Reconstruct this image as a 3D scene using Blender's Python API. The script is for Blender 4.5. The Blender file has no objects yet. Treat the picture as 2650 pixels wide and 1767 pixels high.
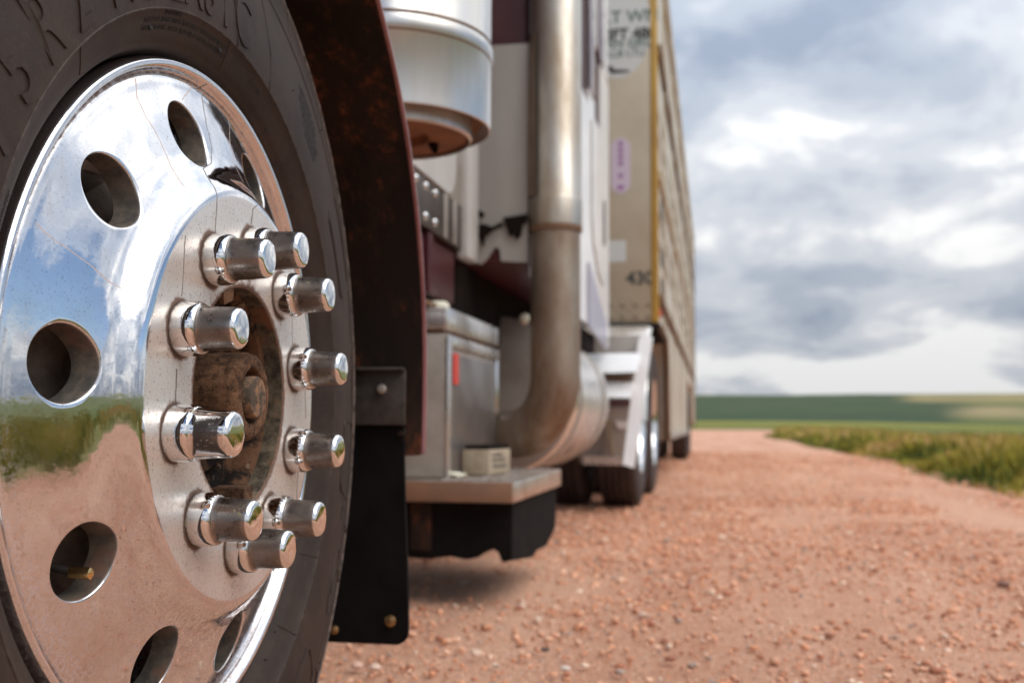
import bpy, bmesh, math, random
import numpy as np
from mathutils import Matrix, Vector
random.seed(7); rng = np.random.default_rng(7)
PI = math.pi
scene = bpy.context.scene
col = scene.collection

# ---------------------------------------------------------------- camera, sky, sun, exposure
CAM = Vector((0.0, 0.0, 0.50057))
R_ = Vector((0.98152841, 0.19126053, 0.00462578))
U_ = Vector((0.00975644, -0.07418695, 0.99719662))
F_ = Vector((-0.19106753, 0.97873168, 0.07468262))
cam_d = bpy.data.cameras.new('camera')
cam = bpy.data.objects.new('camera', cam_d); col.objects.link(cam)
cam.matrix_world = Matrix(((R_.x, U_.x, -F_.x, CAM.x), (R_.y, U_.y, -F_.y, CAM.y), (R_.z, U_.z, -F_.z, CAM.z), (0, 0, 0, 1)))
cam_d.sensor_width = 36; cam_d.lens = 36 * 2829.85 / 2650
cam_d.clip_start = 0.02; cam_d.clip_end = 12000
cam_d.dof.use_dof = True; cam_d.dof.focus_distance = 0.93; cam_d.dof.aperture_fstop = 5.9
cam_d.dof.aperture_blades = 9
scene.camera = cam

SUN_EL, SUN_AZ = math.radians(52), math.radians(114)      # azimuth measured from +Y towards +X
world = bpy.data.worlds.new('World'); scene.world = world; world.use_nodes = True
wn, wl = world.node_tree.nodes, world.node_tree.links
wn.clear()
def wnode(t, **k):
    n = wn.new(t)
    for a, b in k.items(): setattr(n, a, b)
    return n
def wmath(op, a, b=None, clamp=False):
    n = wnode('ShaderNodeMath', operation=op, use_clamp=clamp)
    for i, v in enumerate((a, b)):
        if v is None: continue
        if isinstance(v, (int, float)): n.inputs[i].default_value = v
        else: wl.new(v, n.inputs[i])
    return n.outputs[0]
sky = wnode('ShaderNodeTexSky', sky_type='NISHITA', sun_disc=False)
sky.sun_elevation = SUN_EL; sky.sun_rotation = SUN_AZ
sky.air_density = 1.0; sky.dust_density = 0.6; sky.ozone_density = 2.0
tc = wnode('ShaderNodeTexCoord'); sep = wnode('ShaderNodeSeparateXYZ')
wl.new(tc.outputs['Generated'], sep.inputs[0])
zz_ = wmath('ADD', wmath('MAXIMUM', sep.outputs['Z'], 0.0), 0.20)
ux = wmath('DIVIDE', sep.outputs['X'], zz_); uy = wmath('DIVIDE', sep.outputs['Y'], zz_)
cmb = wnode('ShaderNodeCombineXYZ'); wl.new(ux, cmb.inputs[0]); wl.new(uy, cmb.inputs[1])
z2 = wmath('ADD', wmath('MAXIMUM', sep.outputs['Z'], 0.0), 0.36)
cmb2 = wnode('ShaderNodeCombineXYZ'); wl.new(wmath('DIVIDE', sep.outputs['X'], z2), cmb2.inputs[0]); wl.new(wmath('DIVIDE', sep.outputs['Y'], z2), cmb2.inputs[1])
def wnoise(scale, detail, rough, off, distort=0.0, vec=None):
    mp = wnode('ShaderNodeMapping'); mp.inputs['Location'].default_value = off
    wl.new((vec or cmb).outputs[0], mp.inputs['Vector'])
    n = wnode('ShaderNodeTexNoise'); n.inputs['Scale'].default_value = scale
    n.inputs['Detail'].default_value = detail; n.inputs['Roughness'].default_value = rough
    n.inputs['Distortion'].default_value = distort
    wl.new(mp.outputs[0], n.inputs['Vector'])
    return n.outputs['Fac']
def wramp(fac, stops):
    r = wnode('ShaderNodeValToRGB'); r.color_ramp.interpolation = 'EASE'
    e = r.color_ramp.elements
    while len(e) < len(stops): e.new(0.5)
    for q, (p, c) in zip(e, stops): q.position = p; q.color = (*c, 1)
    wl.new(fac, r.inputs[0]); return r.outputs[0]
nb = wmath('ADD', wmath('MULTIPLY', wnoise(1.5, 6, 0.52, (20.0, 3.0, 2), 0.0, cmb2), 0.55), wmath('MULTIPLY', wnoise(4.4, 5, 0.50, (8.1, 4.7, 2), 0.3, cmb2), 0.45))
cloud = wramp(nb, [(0.38, (0.235, 0.28, 0.36)), (0.455, (0.345, 0.385, 0.450)), (0.52, (0.48, 0.505, 0.550)), (0.59, (0.74, 0.745, 0.74))])
lift = wmath('ADD', 0.78, wmath('MULTIPLY', wmath('MAXIMUM', sep.outputs['Z'], 0.0), 1.8))
bgc = wnode('ShaderNodeBackground'); wl.new(cloud, bgc.inputs['Color']); wl.new(lift, bgc.inputs['Strength'])
bgs = wnode('ShaderNodeBackground'); wl.new(sky.outputs[0], bgs.inputs['Color']); bgs.inputs['Strength'].default_value = 0.09
gap = wramp(wnoise(0.42, 5, 0.55, (-22.6, 8.6, 0)), [(0.47, (1, 1, 1)), (0.40, (0, 0, 0))])
gapn = gap.node; e = gapn.color_ramp.elements
e[0].position = 0.525; e[0].color = (0, 0, 0, 1); e[1].position = 0.585; e[1].color = (1, 1, 1, 1)
mixw = wnode('ShaderNodeMixShader')
wl.new(wmath('MULTIPLY', gap, wmath('MULTIPLY', wmath('SUBTRACT', sep.outputs['Z'], 0.07), 9.0, True)), mixw.inputs[0]); wl.new(bgc.outputs[0], mixw.inputs[1]); wl.new(bgs.outputs[0], mixw.inputs[2])
wo = wnode('ShaderNodeOutputWorld'); wl.new(mixw.outputs[0], wo.inputs[0])

sun_d = bpy.data.lights.new('sun', 'SUN'); sun_d.energy = 1.5; sun_d.angle = math.radians(50); sun_d.color = (1.0, 0.94, 0.86)
sun = bpy.data.objects.new('sun', sun_d); col.objects.link(sun)
sdir = Vector((math.sin(SUN_AZ) * math.cos(SUN_EL), math.cos(SUN_AZ) * math.cos(SUN_EL), math.sin(SUN_EL)))
sun.rotation_euler = sdir.to_track_quat('Z', 'Y').to_euler()
vs = scene.view_settings
vs.view_transform = 'Standard'; vs.look = 'None'; vs.exposure = 0.34; vs.gamma = 1.0; vs.use_curve_mapping = False

# ---------------------------------------------------------------- node helper
class NT:
    def __init__(s, name):
        s.m = bpy.data.materials.new(name); s.m.use_nodes = True
        s.n, s.l = s.m.node_tree.nodes, s.m.node_tree.links
        s.b = s.n['Principled BSDF']
        s.tc = s.n.new('ShaderNodeTexCoord'); s.geo = None
    def set(s, v, sock):
        if isinstance(v, (int, float)): sock.default_value = v
        elif isinstance(v, tuple): sock.default_value = (*v, 1) if len(v) == 3 and sock.type == 'RGBA' else v
        else: s.l.new(v, sock)
    def noise(s, scale, detail=4, rough=0.55, vec=None, stretch=None, off=(0, 0, 0), dist=0.0):
        mp = s.n.new('ShaderNodeMapping'); mp.inputs['Location'].default_value = off
        if stretch: mp.inputs['Scale'].default_value = stretch
        s.l.new(vec or s.tc.outputs['Object'], mp.inputs['Vector'])
        n = s.n.new('ShaderNodeTexNoise'); n.inputs['Scale'].default_value = scale
        n.inputs['Detail'].default_value = detail; n.inputs['Roughness'].default_value = rough
        n.inputs['Distortion'].default_value = dist
        s.l.new(mp.outputs[0], n.inputs['Vector']); return n.outputs['Fac']
    def voro(s, scale, feature='F1', out='Distance', rand=1.0):
        n = s.n.new('ShaderNodeTexVoronoi'); n.feature = feature; n.inputs['Scale'].default_value = scale
        n.inputs['Randomness'].default_value = rand
        s.l.new(s.tc.outputs['Object'], n.inputs['Vector']); return n.outputs[out]
    def ramp(s, fac, a, b, ca=(0, 0, 0), cb=(1, 1, 1)):
        r = s.n.new('ShaderNodeValToRGB'); e = r.color_ramp.elements
        if a > b: a, b, ca, cb = b, a, cb, ca
        e[0].position = a; e[0].color = (*ca, 1); e[1].position = b; e[1].color = (*cb, 1)
        s.l.new(fac, r.inputs[0]); return r.outputs[0]
    def math(s, op, a, b=0.0, clamp=False):
        n = s.n.new('ShaderNodeMath'); n.operation = op; n.use_clamp = clamp
        s.set(a, n.inputs[0]); s.set(b, n.inputs[1]); return n.outputs[0]
    def mix(s, f, a, b, blend='MIX'):
        n = s.n.new('ShaderNodeMix'); n.data_type = 'RGBA'; n.blend_type = blend
        s.set(f, n.inputs[0]); s.set(a, n.inputs[6]); s.set(b, n.inputs[7]); return n.outputs[2]
    def attr(s, name, out='Fac'):
        n = s.n.new('ShaderNodeAttribute'); n.attribute_name = name; return n.outputs[out]
    def sep(s, vec=None):
        n = s.n.new('ShaderNodeSeparateXYZ'); s.l.new(vec or s.tc.outputs['Object'], n.inputs[0]); return n.outputs
    def bump(s, h, strength=0.3, dist=0.002):
        n = s.n.new('ShaderNodeBump'); n.inputs['Strength'].default_value = strength; n.inputs['Distance'].default_value = dist
        s.l.new(h, n.inputs['Height']); s.l.new(n.outputs[0], s.b.inputs['Normal'])
    def out(s, color=None, rough=None, metal=None, spec=None, coat=None):
        for v, k in ((color, 'Base Color'), (rough, 'Roughness'), (metal, 'Metallic'), (spec, 'Specular IOR Level'), (coat, 'Coat Weight')):
            if v is not None: s.set(v, s.b.inputs[k])
        return s.m
def inv(m, x): return m.math('SUBTRACT', 1.0, x)

def mat_wheel():
    m = NT('wheel_aluminium')
    dull = m.attr('dull'); rust = m.attr('rust')
    sp = m.ramp(m.noise(420, 3, 0.6), 0.61, 0.67)                      # specks of dirt
    sp2 = m.ramp(m.noise(170, 4, 0.7, off=(3, 1, 2)), 0.63, 0.69)
    film = m.ramp(m.noise(14, 8, 0.75), 0.40, 0.66)                    # dust film
    run = m.ramp(m.noise(60, 4, 0.6, stretch=(1, 1, 0.06)), 0.60, 0.75)  # faint vertical runs
    rn = m.math('ADD', m.math('MULTIPLY', rust, 1.6), m.math('SUBTRACT', m.noise(120, 5, 0.7), 0.62))
    rmask = m.math('MINIMUM', m.math('MAXIMUM', m.math('MULTIPLY', rn, 2.2), 0.0), 1.0)
    rmask = m.math('MULTIPLY', rmask, m.ramp(rust, 0.02, 0.18))
    # drip lines
    xyz = m.sep(m.attr('wuv', 'Vector'))
    wob = m.math('MULTIPLY', m.math('SUBTRACT', m.noise(90, 3, 0.6), 0.5), 0.004)
    uw = m.math('ADD', xyz[0], wob)
    def drip(pts, w):
        pts = sorted(pts, key=lambda q: q[1]); v0, v1 = pts[0][1], pts[-1][1]
        fc = m.n.new('ShaderNodeFloatCurve'); cv = fc.mapping.curves[0]; fc.mapping.use_clip = False
        P_ = [((v - v0) / (v1 - v0), u + 0.5) for u, v in pts]
        cv.points[0].location = P_[0]; cv.points[1].location = P_[-1]
        for q in P_[1:-1]: cv.points.new(*q)
        for p_ in cv.points: p_.handle_type = 'VECTOR'
        fc.mapping.update()
        t = m.math('DIVIDE', m.math('SUBTRACT', xyz[1], v0), v1 - v0)
        m.l.new(t, fc.inputs['Value'])
        d = m.math('ABSOLUTE', m.math('SUBTRACT', m.math('ADD', uw, 0.5), fc.outputs[0]))
        a_ = m.math('MULTIPLY', m.math('SUBTRACT', w, d), 1.0 / (w * 0.5), True)
        return m.math('MULTIPLY', m.math('MULTIPLY', a_, m.math('GREATER_THAN', xyz[1], v0)), m.math('LESS_THAN', xyz[1], v1))
    dark = None
    for q, w in (([(0.0054, 0.3112), (-0.0045, 0.2877), (-0.012, 0.2633), (-0.0151, 0.2406), (-0.0308, 0.2217), (-0.0559, 0.2102), (-0.0615, 0.1988), (-0.0663, 0.1862), (-0.0678, 0.1696), (-0.0699, 0.1472)], 0.0013),
              ([(0.035, 0.196), (0.0146, 0.1858), (0.0113, 0.1699)], 0.0018), ([(-0.1279, 0.1352), (-0.1298, 0.1124), (-0.1314, 0.0821)], 0.0012),
              ([(0.175, -0.02), (0.168, 0.03)], 0.0014), ([(0.150, -0.11), (0.155, -0.06)], 0.0014), ([(-0.139, -0.035), (-0.137, 0.02)], 0.0016), ([(0.129, 0.05), (0.127, 0.11)], 0.0011)):
        d = drip(q, w); dark = d if dark is None else m.math('MAXIMUM', dark, d)
    org = None
    for q, w in (([(-0.1273, 0.2755), (-0.1316, 0.2562), (-0.1261, 0.2401), (-0.118, 0.2306), (-0.1103, 0.2147), (-0.1064, 0.1959), (-0.1047, 0.1821)], 0.0009),
              ([(-0.2688, 0.1214), (-0.2589, 0.1136), (-0.2408, 0.1052), (-0.2199, 0.0947), (-0.2062, 0.0841), (-0.1942, 0.0785)], 0.0011),
              ([(0.0599, 0.2839), (0.0416, 0.2598), (0.0374, 0.2359), (0.0455, 0.2195)], 0.0008), ([(-0.0203, 0.3004), (-0.052, 0.2778)], 0.0009)):
        d = drip(q, w); org = d if org is None else m.math('MAXIMUM', org, d)
    grime = m.attr('grime')
    base = m.mix(dull, (0.76, 0.77, 0.80), (0.74, 0.705, 0.665))
    base = m.mix(m.math('MULTIPLY', film, 0.28), base, (0.60, 0.50, 0.42))
    base = m.mix(m.math('MULTIPLY', run, 0.25), base, (0.55, 0.42, 0.32))
    base = m.mix(m.math('MULTIPLY', m.math('MAXIMUM', sp, m.math('MULTIPLY', sp2, 0.7)), m.math('ADD', 0.35, m.math('MULTIPLY', dull, 0.4))), base, (0.20, 0.13, 0.09))
    base = m.mix(m.math('MULTIPLY', rmask, 0.92), base, (0.085, 0.034, 0.014))
    base = m.mix(m.math('MULTIPLY', org, 0.7), base, (0.42, 0.22, 0.12))
    base = m.mix(m.math('MULTIPLY', dark, 0.85), base, (0.07, 0.055, 0.045))
    dst = m.math('MULTIPLY', m.attr('dust'), m.ramp(m.noise(240, 5, 0.75), 0.46, 0.60))
    base = m.mix(m.math('MULTIPLY', dst, 0.85), base, (0.42, 0.21, 0.12))
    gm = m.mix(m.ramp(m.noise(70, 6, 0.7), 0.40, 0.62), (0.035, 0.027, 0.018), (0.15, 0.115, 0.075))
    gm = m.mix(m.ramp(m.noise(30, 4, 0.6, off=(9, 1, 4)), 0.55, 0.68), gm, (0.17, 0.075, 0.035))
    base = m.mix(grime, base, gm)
    rough = m.math('ADD', m.math('ADD', 0.045, m.math('MULTIPLY', dull, 0.30)), m.math('MULTIPLY', film, 0.07))
    rough = m.math('ADD', rough, m.math('MULTIPLY', m.math('MAXIMUM', rmask, m.math('MAXIMUM', org, dark)), 0.5))
    metal = m.math('SUBTRACT', 1.0, m.math('MULTIPLY', m.math('MAXIMUM', rmask, m.math('MAXIMUM', dark, org)), 0.85))
    metal = m.math('SUBTRACT', metal, m.math('MULTIPLY', m.math('MULTIPLY', dull, inv(m, grime)), 0.38))
    metal = m.math('MULTIPLY', metal, inv(m, m.math('MULTIPLY', grime, 0.75)))
    rough = m.math('ADD', m.math('ADD', rough, m.math('MULTIPLY', grime, 0.35)), m.math('MULTIPLY', dst, 0.4))
    metal = m.math('MULTIPLY', metal, inv(m, m.math('MULTIPLY', dst, 0.8)))
    m.bump(m.math('ADD', m.noise(35, 3, 0.5), m.math('MULTIPLY', m.noise(260, 3, 0.6), m.math('MULTIPLY', dull, 0.25))), 0.10, 0.003)
    return m.out(base, rough, metal)
def mat_chrome(name='nut_chrome', dirt=0.5):
    m = NT(name)
    info = m.n.new('ShaderNodeObjectInfo')
    mp = m.n.new('ShaderNodeVectorMath'); mp.operation = 'ADD'
    m.l.new(m.tc.outputs['Object'], mp.inputs[0]); m.l.new(info.outputs['Location'], mp.inputs[1])
    v = mp.outputs[0]
    film = m.ramp(m.noise(55, 6, 0.7, vec=v), 0.38, 0.66)
    sp = m.ramp(m.noise(260, 4, 0.7, vec=v), 0.62, 0.68)
    gr = m.ramp(m.noise(85, 3, 0.6, vec=v, off=(2, 5, 1)), 0.66, 0.71)
    barrel = m.attr('barrel')
    f = m.math('MULTIPLY', m.math('MULTIPLY', film, barrel), dirt)
    base = m.mix(f, (0.80, 0.79, 0.78), (0.24, 0.20, 0.17))
    base = m.mix(m.math('MULTIPLY', barrel, 0.85 * dirt), base, (0.20, 0.155, 0.125))
    base = m.mix(m.math('MULTIPLY', sp, 0.7), base, (0.10, 0.075, 0.055))
    base = m.mix(m.math('MULTIPLY', gr, m.math('MULTIPLY', barrel, 0.8)), base, (0.22, 0.21, 0.05))
    k = m.math('MAXIMUM', m.math('MULTIPLY', sp, 0.7), m.math('MULTIPLY', gr, barrel))
    rough = m.math('ADD', m.math('ADD', m.math('ADD', 0.05, m.math('MULTIPLY', barrel, 0.20 * dirt)), m.math('MULTIPLY', f, 0.30)), m.math('MULTIPLY', k, 0.4))
    m.bump(m.noise(90, 4, 0.6, vec=v), 0.10, 0.001)
    return m.out(base, rough, m.math('SUBTRACT', 1.0, m.math('MULTIPLY', k, 0.8)))
def mat_simple(name, c, rough=0.5, metal=0.0, c2=None, scale=20, lo=0.4, hi=0.7, bump=0.0, bscale=None, stretch=None, coat=None, rvar=0.0, spec=None):
    m = NT(name)
    color = c
    if c2:
        n = m.noise(scale, 6, 0.65, stretch=stretch); fac = m.ramp(n, lo, hi)
        color = m.mix(fac, c, c2)
        if rvar: rough = m.math('ADD', rough, m.math('MULTIPLY', fac, rvar))
    if bump: m.bump(m.noise(bscale or scale * 4, 5, 0.6), bump, 0.002)
    return m.out(color, rough, metal, spec=spec, coat=coat)
def mat_tyre():
    m = NT('tyre_rubber')
    dust = m.ramp(m.noise(9, 6, 0.7), 0.35, 0.75); fine = m.ramp(m.noise(180, 4, 0.7), 0.55, 0.75)
    sp = m.ramp(m.noise(230, 2, 0.5, off=(2, 2, 2)), 0.70, 0.74)
    edge = m.attr('edge')
    base = m.mix(m.math('MULTIPLY', dust, 0.7), (0.021, 0.0130, 0.0100), (0.060, 0.036, 0.024))
    base = m.mix(m.math('MULTIPLY', fine, 0.3), base, (0.075, 0.056, 0.046))
    base = m.mix(m.math('MULTIPLY', sp, 0.7), base, (0.008, 0.010, 0.010))
    ek = m.math('MULTIPLY', edge, m.ramp(m.noise(120, 4, 0.7), 0.42, 0.62))
    base = m.mix(m.math('MULTIPLY', ek, 0.85), base, (0.26, 0.20, 0.17))
    m.bump(m.math('ADD', m.noise(40, 4, 0.6), m.math('MULTIPLY', m.noise(420, 3, 0.6), 0.35)), 0.22, 0.003)
    return m.out(base, 0.66, 0.0, 0.3)
def mat_dusty_hub():
    m = NT('dusty_hub_steel')
    a = m.ramp(m.noise(40, 6, 0.75), 0.40, 0.62); b = m.ramp(m.noise(95, 5, 0.7, off=(1, 2, 3)), 0.52, 0.60)
    base = m.mix(a, (0.070, 0.036, 0.020), (0.235, 0.125, 0.070))
    base = m.mix(m.math('MULTIPLY', b, 0.6), base, (0.018, 0.012, 0.010))
    m.bump(m.math('ADD', m.noise(150, 6, 0.75), m.noise(45, 4, 0.7)), 0.9, 0.004)
    return m.out(base, 0.95, 0.0, 0.2)
def mat_rust_sheet():
    m = NT('rusted_black_sheet')
    a = m.ramp(m.noise(9, 6, 0.7, stretch=(1, 1, 0.45)), 0.44, 0.72)
    b = m.ramp(m.noise(48, 5, 0.7, stretch=(1, 1, 0.45), off=(4, 0, 2)), 0.52, 0.67)
    base = m.mix(m.math('MULTIPLY', a, 0.8), (0.018, 0.011, 0.008), (0.065, 0.029, 0.017))
    base = m.mix(m.math('MULTIPLY', m.math('MULTIPLY', a, b), 0.9), base, (0.36, 0.095, 0.030))
    m.bump(m.noise(90, 5, 0.7), 0.35, 0.002)
    return m.out(base, 0.8, 0.0, 0.25)
def mat_gravel_road():
    m = NT('salmon_gravel_road')
    big = m.ramp(m.noise(0.75, 6, 0.65, stretch=(2.2, 0.30, 1)), 0.36, 0.62)
    med = m.ramp(m.noise(9, 5, 0.65), 0.35, 0.68)
    fine = m.ramp(m.noise(75, 5, 0.75), 0.38, 0.64)
    v = m.voro(62); vc = m.voro(62, out='Color'); vs_ = m.sep(vc)
    lite = m.ramp(vs_[0], 0.80, 0.90); darkk = m.ramp(vs_[1], 0.86, 0.93)
    core = m.ramp(v, 0.20, 0.42, (1, 1, 1), (0, 0, 0))
    base = m.mix(big, (0.58, 0.275, 0.165), (0.82, 0.480, 0.325))
    base = m.mix(m.math('MULTIPLY', med, 0.45), base, (0.82, 0.53, 0.38))
    base = m.mix(m.math('MULTIPLY', inv(m, fine), 0.5), base, (0.40, 0.170, 0.100))
    base = m.mix(m.math('MULTIPLY', m.math('MULTIPLY', lite, core), 0.7), base, (0.84, 0.64, 0.50))
    base = m.mix(m.math('MULTIPLY', m.math('MULTIPLY', darkk, core), 0.6), base, (0.22, 0.12, 0.085))
    h = m.math('ADD', m.math('MULTIPLY', core, 0.6), m.math('ADD', m.noise(140, 5, 0.75), m.math('MULTIPLY', m.noise(14, 4, 0.6), 1.2)))
    m.bump(h, 0.8, 0.010)
    return m.out(base, 0.95, 0.0, 0.2)
def mat_attr(name, rough=0.9, var=0.0, spec=0.3, transl=False):
    m = NT(name); c = m.attr('col', 'Color')
    return m.out(c, rough, 0.0, spec)

M = {}
M['wheel'] = mat_wheel(); M['nut'] = mat_chrome('nut_chrome', 0.85); M['nut_clean'] = mat_chrome('nut_chrome_clean', 0.12)
M['tyre'] = mat_tyre(); M['hub'] = mat_dusty_hub(); M['rust'] = mat_rust_sheet()
M['lip'] = mat_simple('maroon_paint', (0.085, 0.012, 0.018), 0.25, 0.0, (0.12, 0.03, 0.03), 30, coat=0.8)
M['maroon'] = mat_simple('dusty_maroon_paint', (0.055, 0.008, 0.012), 0.45, 0.0, (0.075, 0.018, 0.018), 9, coat=0.12, spec=0.3)
M['flap'] = mat_simple('black_rubber', (0.0055, 0.0048, 0.0045), 0.85, 0.0, (0.011, 0.009, 0.008), 12, bump=0.15, spec=0.12)
M['dark'] = mat_simple('dark_chassis', (0.008, 0.006, 0.005), 0.9, 0.0, (0.018, 0.011, 0.008), 8, spec=0.1)
M['steel'] = mat_simple('weathered_steel_bracket', (0.060, 0.050, 0.042), 0.6, 0.3, (0.035, 0.026, 0.022), 30, 0.40, 0.62, bump=0.3)
M['bolt'] = mat_simple('brass_coloured_bolt', (0.42, 0.25, 0.11), 0.35, 0.8, (0.12, 0.07, 0.04), 200)
M['satin'] = mat_simple('satin_aluminium', (0.80, 0.79, 0.77), 0.22, 0.85, (0.66, 0.62, 0.57), 10, bump=0.05, bscale=30, stretch=(1, 1, 0.15), rvar=0.2)
M['darksatin'] = mat_simple('dull_tank_end', (0.30, 0.27, 0.245), 0.5, 0.3, (0.22, 0.18, 0.15), 5)
M['mirror'] = mat_simple('polished_stainless', (0.84, 0.84, 0.84), 0.13, 1.0, (0.66, 0.62, 0.58), 14, 0.5, 0.8, rvar=0.25)
M['white'] = mat_simple('pale_grey_paint', (0.60, 0.595, 0.58), 0.35, 0.0, (0.52, 0.50, 0.47), 3, coat=0.4)
M['skirt'] = mat_simple('pale_beige_panel', (0.47, 0.45, 0.415), 0.45, 0.1, (0.38, 0.35, 0.31), 4, stretch=(1, 1, 0.2))
M['darkstrip'] = mat_simple('dark_grey_strip', (0.14, 0.115, 0.10), 0.4, 0.6, (0.07, 0.055, 0.05), 12)
M['exhaust'] = mat_simple('heat_stained_exhaust', (0.40, 0.345, 0.28), 0.42, 0.7, (0.22, 0.14, 0.09), 4, 0.42, 0.66, stretch=(1, 1, 0.4), rvar=0.2, bump=0.06, bscale=20)
M['exhaust_up'] = mat_simple('chrome_exhaust_stack', (0.50, 0.47, 0.42), 0.36, 0.85, (0.32, 0.24, 0.16), 4, 0.46, 0.66, stretch=(1, 1, 0.3), rvar=0.2)
M['deck'] = mat_simple('worn_deck_aluminium', (0.62, 0.56, 0.50), 0.34, 0.85, (0.42, 0.30, 0.22), 12, 0.42, 0.7, bump=0.2)
M['boxwall'] = mat_simple('dusty_aluminium_box', (0.42, 0.385, 0.345), 0.48, 0.3, (0.30, 0.26, 0.22), 8, bump=0.1)
M['groundtint'] = mat_simple('ground_reflection_brown', (0.27, 0.145, 0.085), 0.7, 0.1, (0.20, 0.12, 0.08), 10)  # road's reflection on the deck front edge, put into the colour
M['brushed'] = mat_simple('brushed_door_aluminium', (0.44, 0.42, 0.41), 0.34, 0.85, (0.32, 0.28, 0.26), 5, bump=0.08, bscale=12)
M['tan'] = mat_simple('dusty_orange_pan', (0.26, 0.11, 0.05), 0.7, 0.0, (0.15, 0.07, 0.04), 12)
M['red'] = mat_simple('red_sticker', (0.62, 0.06, 0.045), 0.4)
M['whitepaint'] = mat_simple('white_paint', (0.86, 0.86, 0.86), 0.25, 0.0, (0.80, 0.79, 0.77), 9, coat=0.3)
M['trailer'] = mat_simple('dusty_trailer_aluminium', (0.58, 0.51, 0.395), 0.5, 0.15, (0.47, 0.385, 0.275), 1.6, 0.38, 0.66, bump=0.05, rvar=0.1)
M['trailer_side'] = mat_simple('dirty_trailer_side', (0.60, 0.56, 0.48), 0.55, 0.15, (0.36, 0.25, 0.16), 1.8, 0.48, 0.70, stretch=(1, 0.6, 0.5))
M['yellow'] = mat_simple('yellow_paint_stripe', (0.60, 0.36, 0.07), 0.5, 0.0, (0.45, 0.26, 0.06), 5)
M['brown'] = mat_simple('rusty_brown_rail', (0.20, 0.11, 0.06), 0.8, 0.0, (0.11, 0.06, 0.035), 4)
M['ventdark'] = mat_simple('dusty_vent_hole', (0.36, 0.29, 0.21), 0.9, 0.0, (0.17, 0.11, 0.07), 3)
M['ink'] = mat_simple('dark_lettering', (0.06, 0.065, 0.06), 0.6)
M['ink2'] = mat_simple('faded_green_lettering', (0.12, 0.19, 0.16), 0.6)
M['lilac'] = mat_simple('lilac_sticker', (0.74, 0.63, 0.74), 0.5)
M['purple'] = mat_simple('purple_print', (0.42, 0.20, 0.42), 0.5)
M['decal'] = mat_simple('white_decal', (0.72, 0.73, 0.70), 0.5)
M['card'] = mat_simple('weathered_block', (0.40, 0.33, 0.24), 0.85, 0.0, (0.28, 0.21, 0.14), 30)
M['paper'] = mat_simple('crumpled_paper', (0.72, 0.68, 0.55), 0.8)
M['cyl'] = mat_simple('spun_aluminium_canister', (0.62, 0.615, 0.60), 0.26, 0.85, (0.46, 0.43, 0.40), 8, 0.4, 0.7, stretch=(1, 1, 0.1), rvar=0.15)
M['brass'] = mat_simple('brass_valve', (0.75, 0.50, 0.22), 0.25, 1.0)
M['road'] = mat_gravel_road()
M['col'] = mat_attr('pebble_colours', 0.9); M['land'] = mat_attr('field_soil_and_crop', 0.95, spec=0.1)
M['emboss'] = mat_simple('tyre_lettering_rubber', (0.020, 0.0155, 0.0135), 0.6, 0.0, (0.046, 0.034, 0.028), 30)
M['print'] = mat_simple('tyre_small_print', (0.010, 0.008, 0.008), 0.7)

# ---------------------------------------------------------------- mesh helpers
def link(name, me, mat, parent=None, kind=None):
    if mat: me.materials.append(mat)
    o = bpy.data.objects.new(name, me); col.objects.link(o)
    if parent is not None:
        o.parent = parent
        o.matrix_parent_inverse = WM[parent.name].inverted()
    WM[o.name] = Matrix.Identity(4)
    if kind: o['kind'] = kind
    return o
WM = {}
def thing(name, label, cat, loc, group=None):
    o = bpy.data.objects.new(name, None); col.objects.link(o); o.location = loc; o.empty_display_size = 0.1
    WM[o.name] = Matrix.Translation(loc)
    o['label'] = label; o['category'] = cat
    if group: o['group'] = group
    return o
def smooth(me, ang=35):
    me.polygons.foreach_set('use_smooth', [True] * len(me.polygons))
    me.set_sharp_from_angle(angle=math.radians(ang))
def from_bm(name, bm, mat, parent=None, ang=35, kind=None):
    bmesh.ops.recalc_face_normals(bm, faces=bm.faces)
    me = bpy.data.meshes.new(name); bm.to_mesh(me); bm.free(); smooth(me, ang)
    return link(name, me, mat, parent, kind)
def np_mesh(name, V, Fq, Ft=None):
    me = bpy.data.meshes.new(name)
    V = np.asarray(V, np.float32); nq = 0 if Fq is None else len(Fq); nt = 0 if Ft is None else len(Ft)
    me.vertices.add(len(V)); me.vertices.foreach_set('co', V.ravel())
    idx = []
    if nq: idx.append(np.asarray(Fq, np.int32).ravel())
    if nt: idx.append(np.asarray(Ft, np.int32).ravel())
    idx = np.concatenate(idx)
    me.loops.add(len(idx)); me.loops.foreach_set('vertex_index', idx)
    st = np.concatenate([np.arange(nq) * 4, nq * 4 + np.arange(nt) * 3]).astype(np.int32)
    me.polygons.add(nq + nt); me.polygons.foreach_set('loop_start', st)
    me.update(calc_edges=True); me.validate()
    return me
def add_box(bm, x0, x1, y0, y1, z0, z1, bev=0.0, xf=None, seg=2):
    r = bmesh.ops.create_cube(bm, size=1.0)
    vs_ = r['verts']
    for v in vs_:
        v.co = Vector(((x0 + x1) / 2 + v.co.x * (x1 - x0), (y0 + y1) / 2 + v.co.y * (y1 - y0), (z0 + z1) / 2 + v.co.z * (z1 - z0)))
    if bev > 0:
        ed = list({e for v in vs_ for e in v.link_edges})
        rr = bmesh.ops.bevel(bm, geom=ed, offset=bev, segments=seg, affect='EDGES', profile=0.5)
        vs_ = list({v for f in rr['faces'] for v in f.verts} | set(v for v in vs_ if v.is_valid))
    if xf:
        for v in vs_: v.co = Vector(xf(*v.co))
    return bm
def box(name, x0, x1, y0, y1, z0, z1, mat, parent=None, bev=0.003, xf=None, kind=None):
    return from_bm(name, add_box(bmesh.new(), x0, x1, y0, y1, z0, z1, bev, xf), mat, parent, kind=kind)
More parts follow.
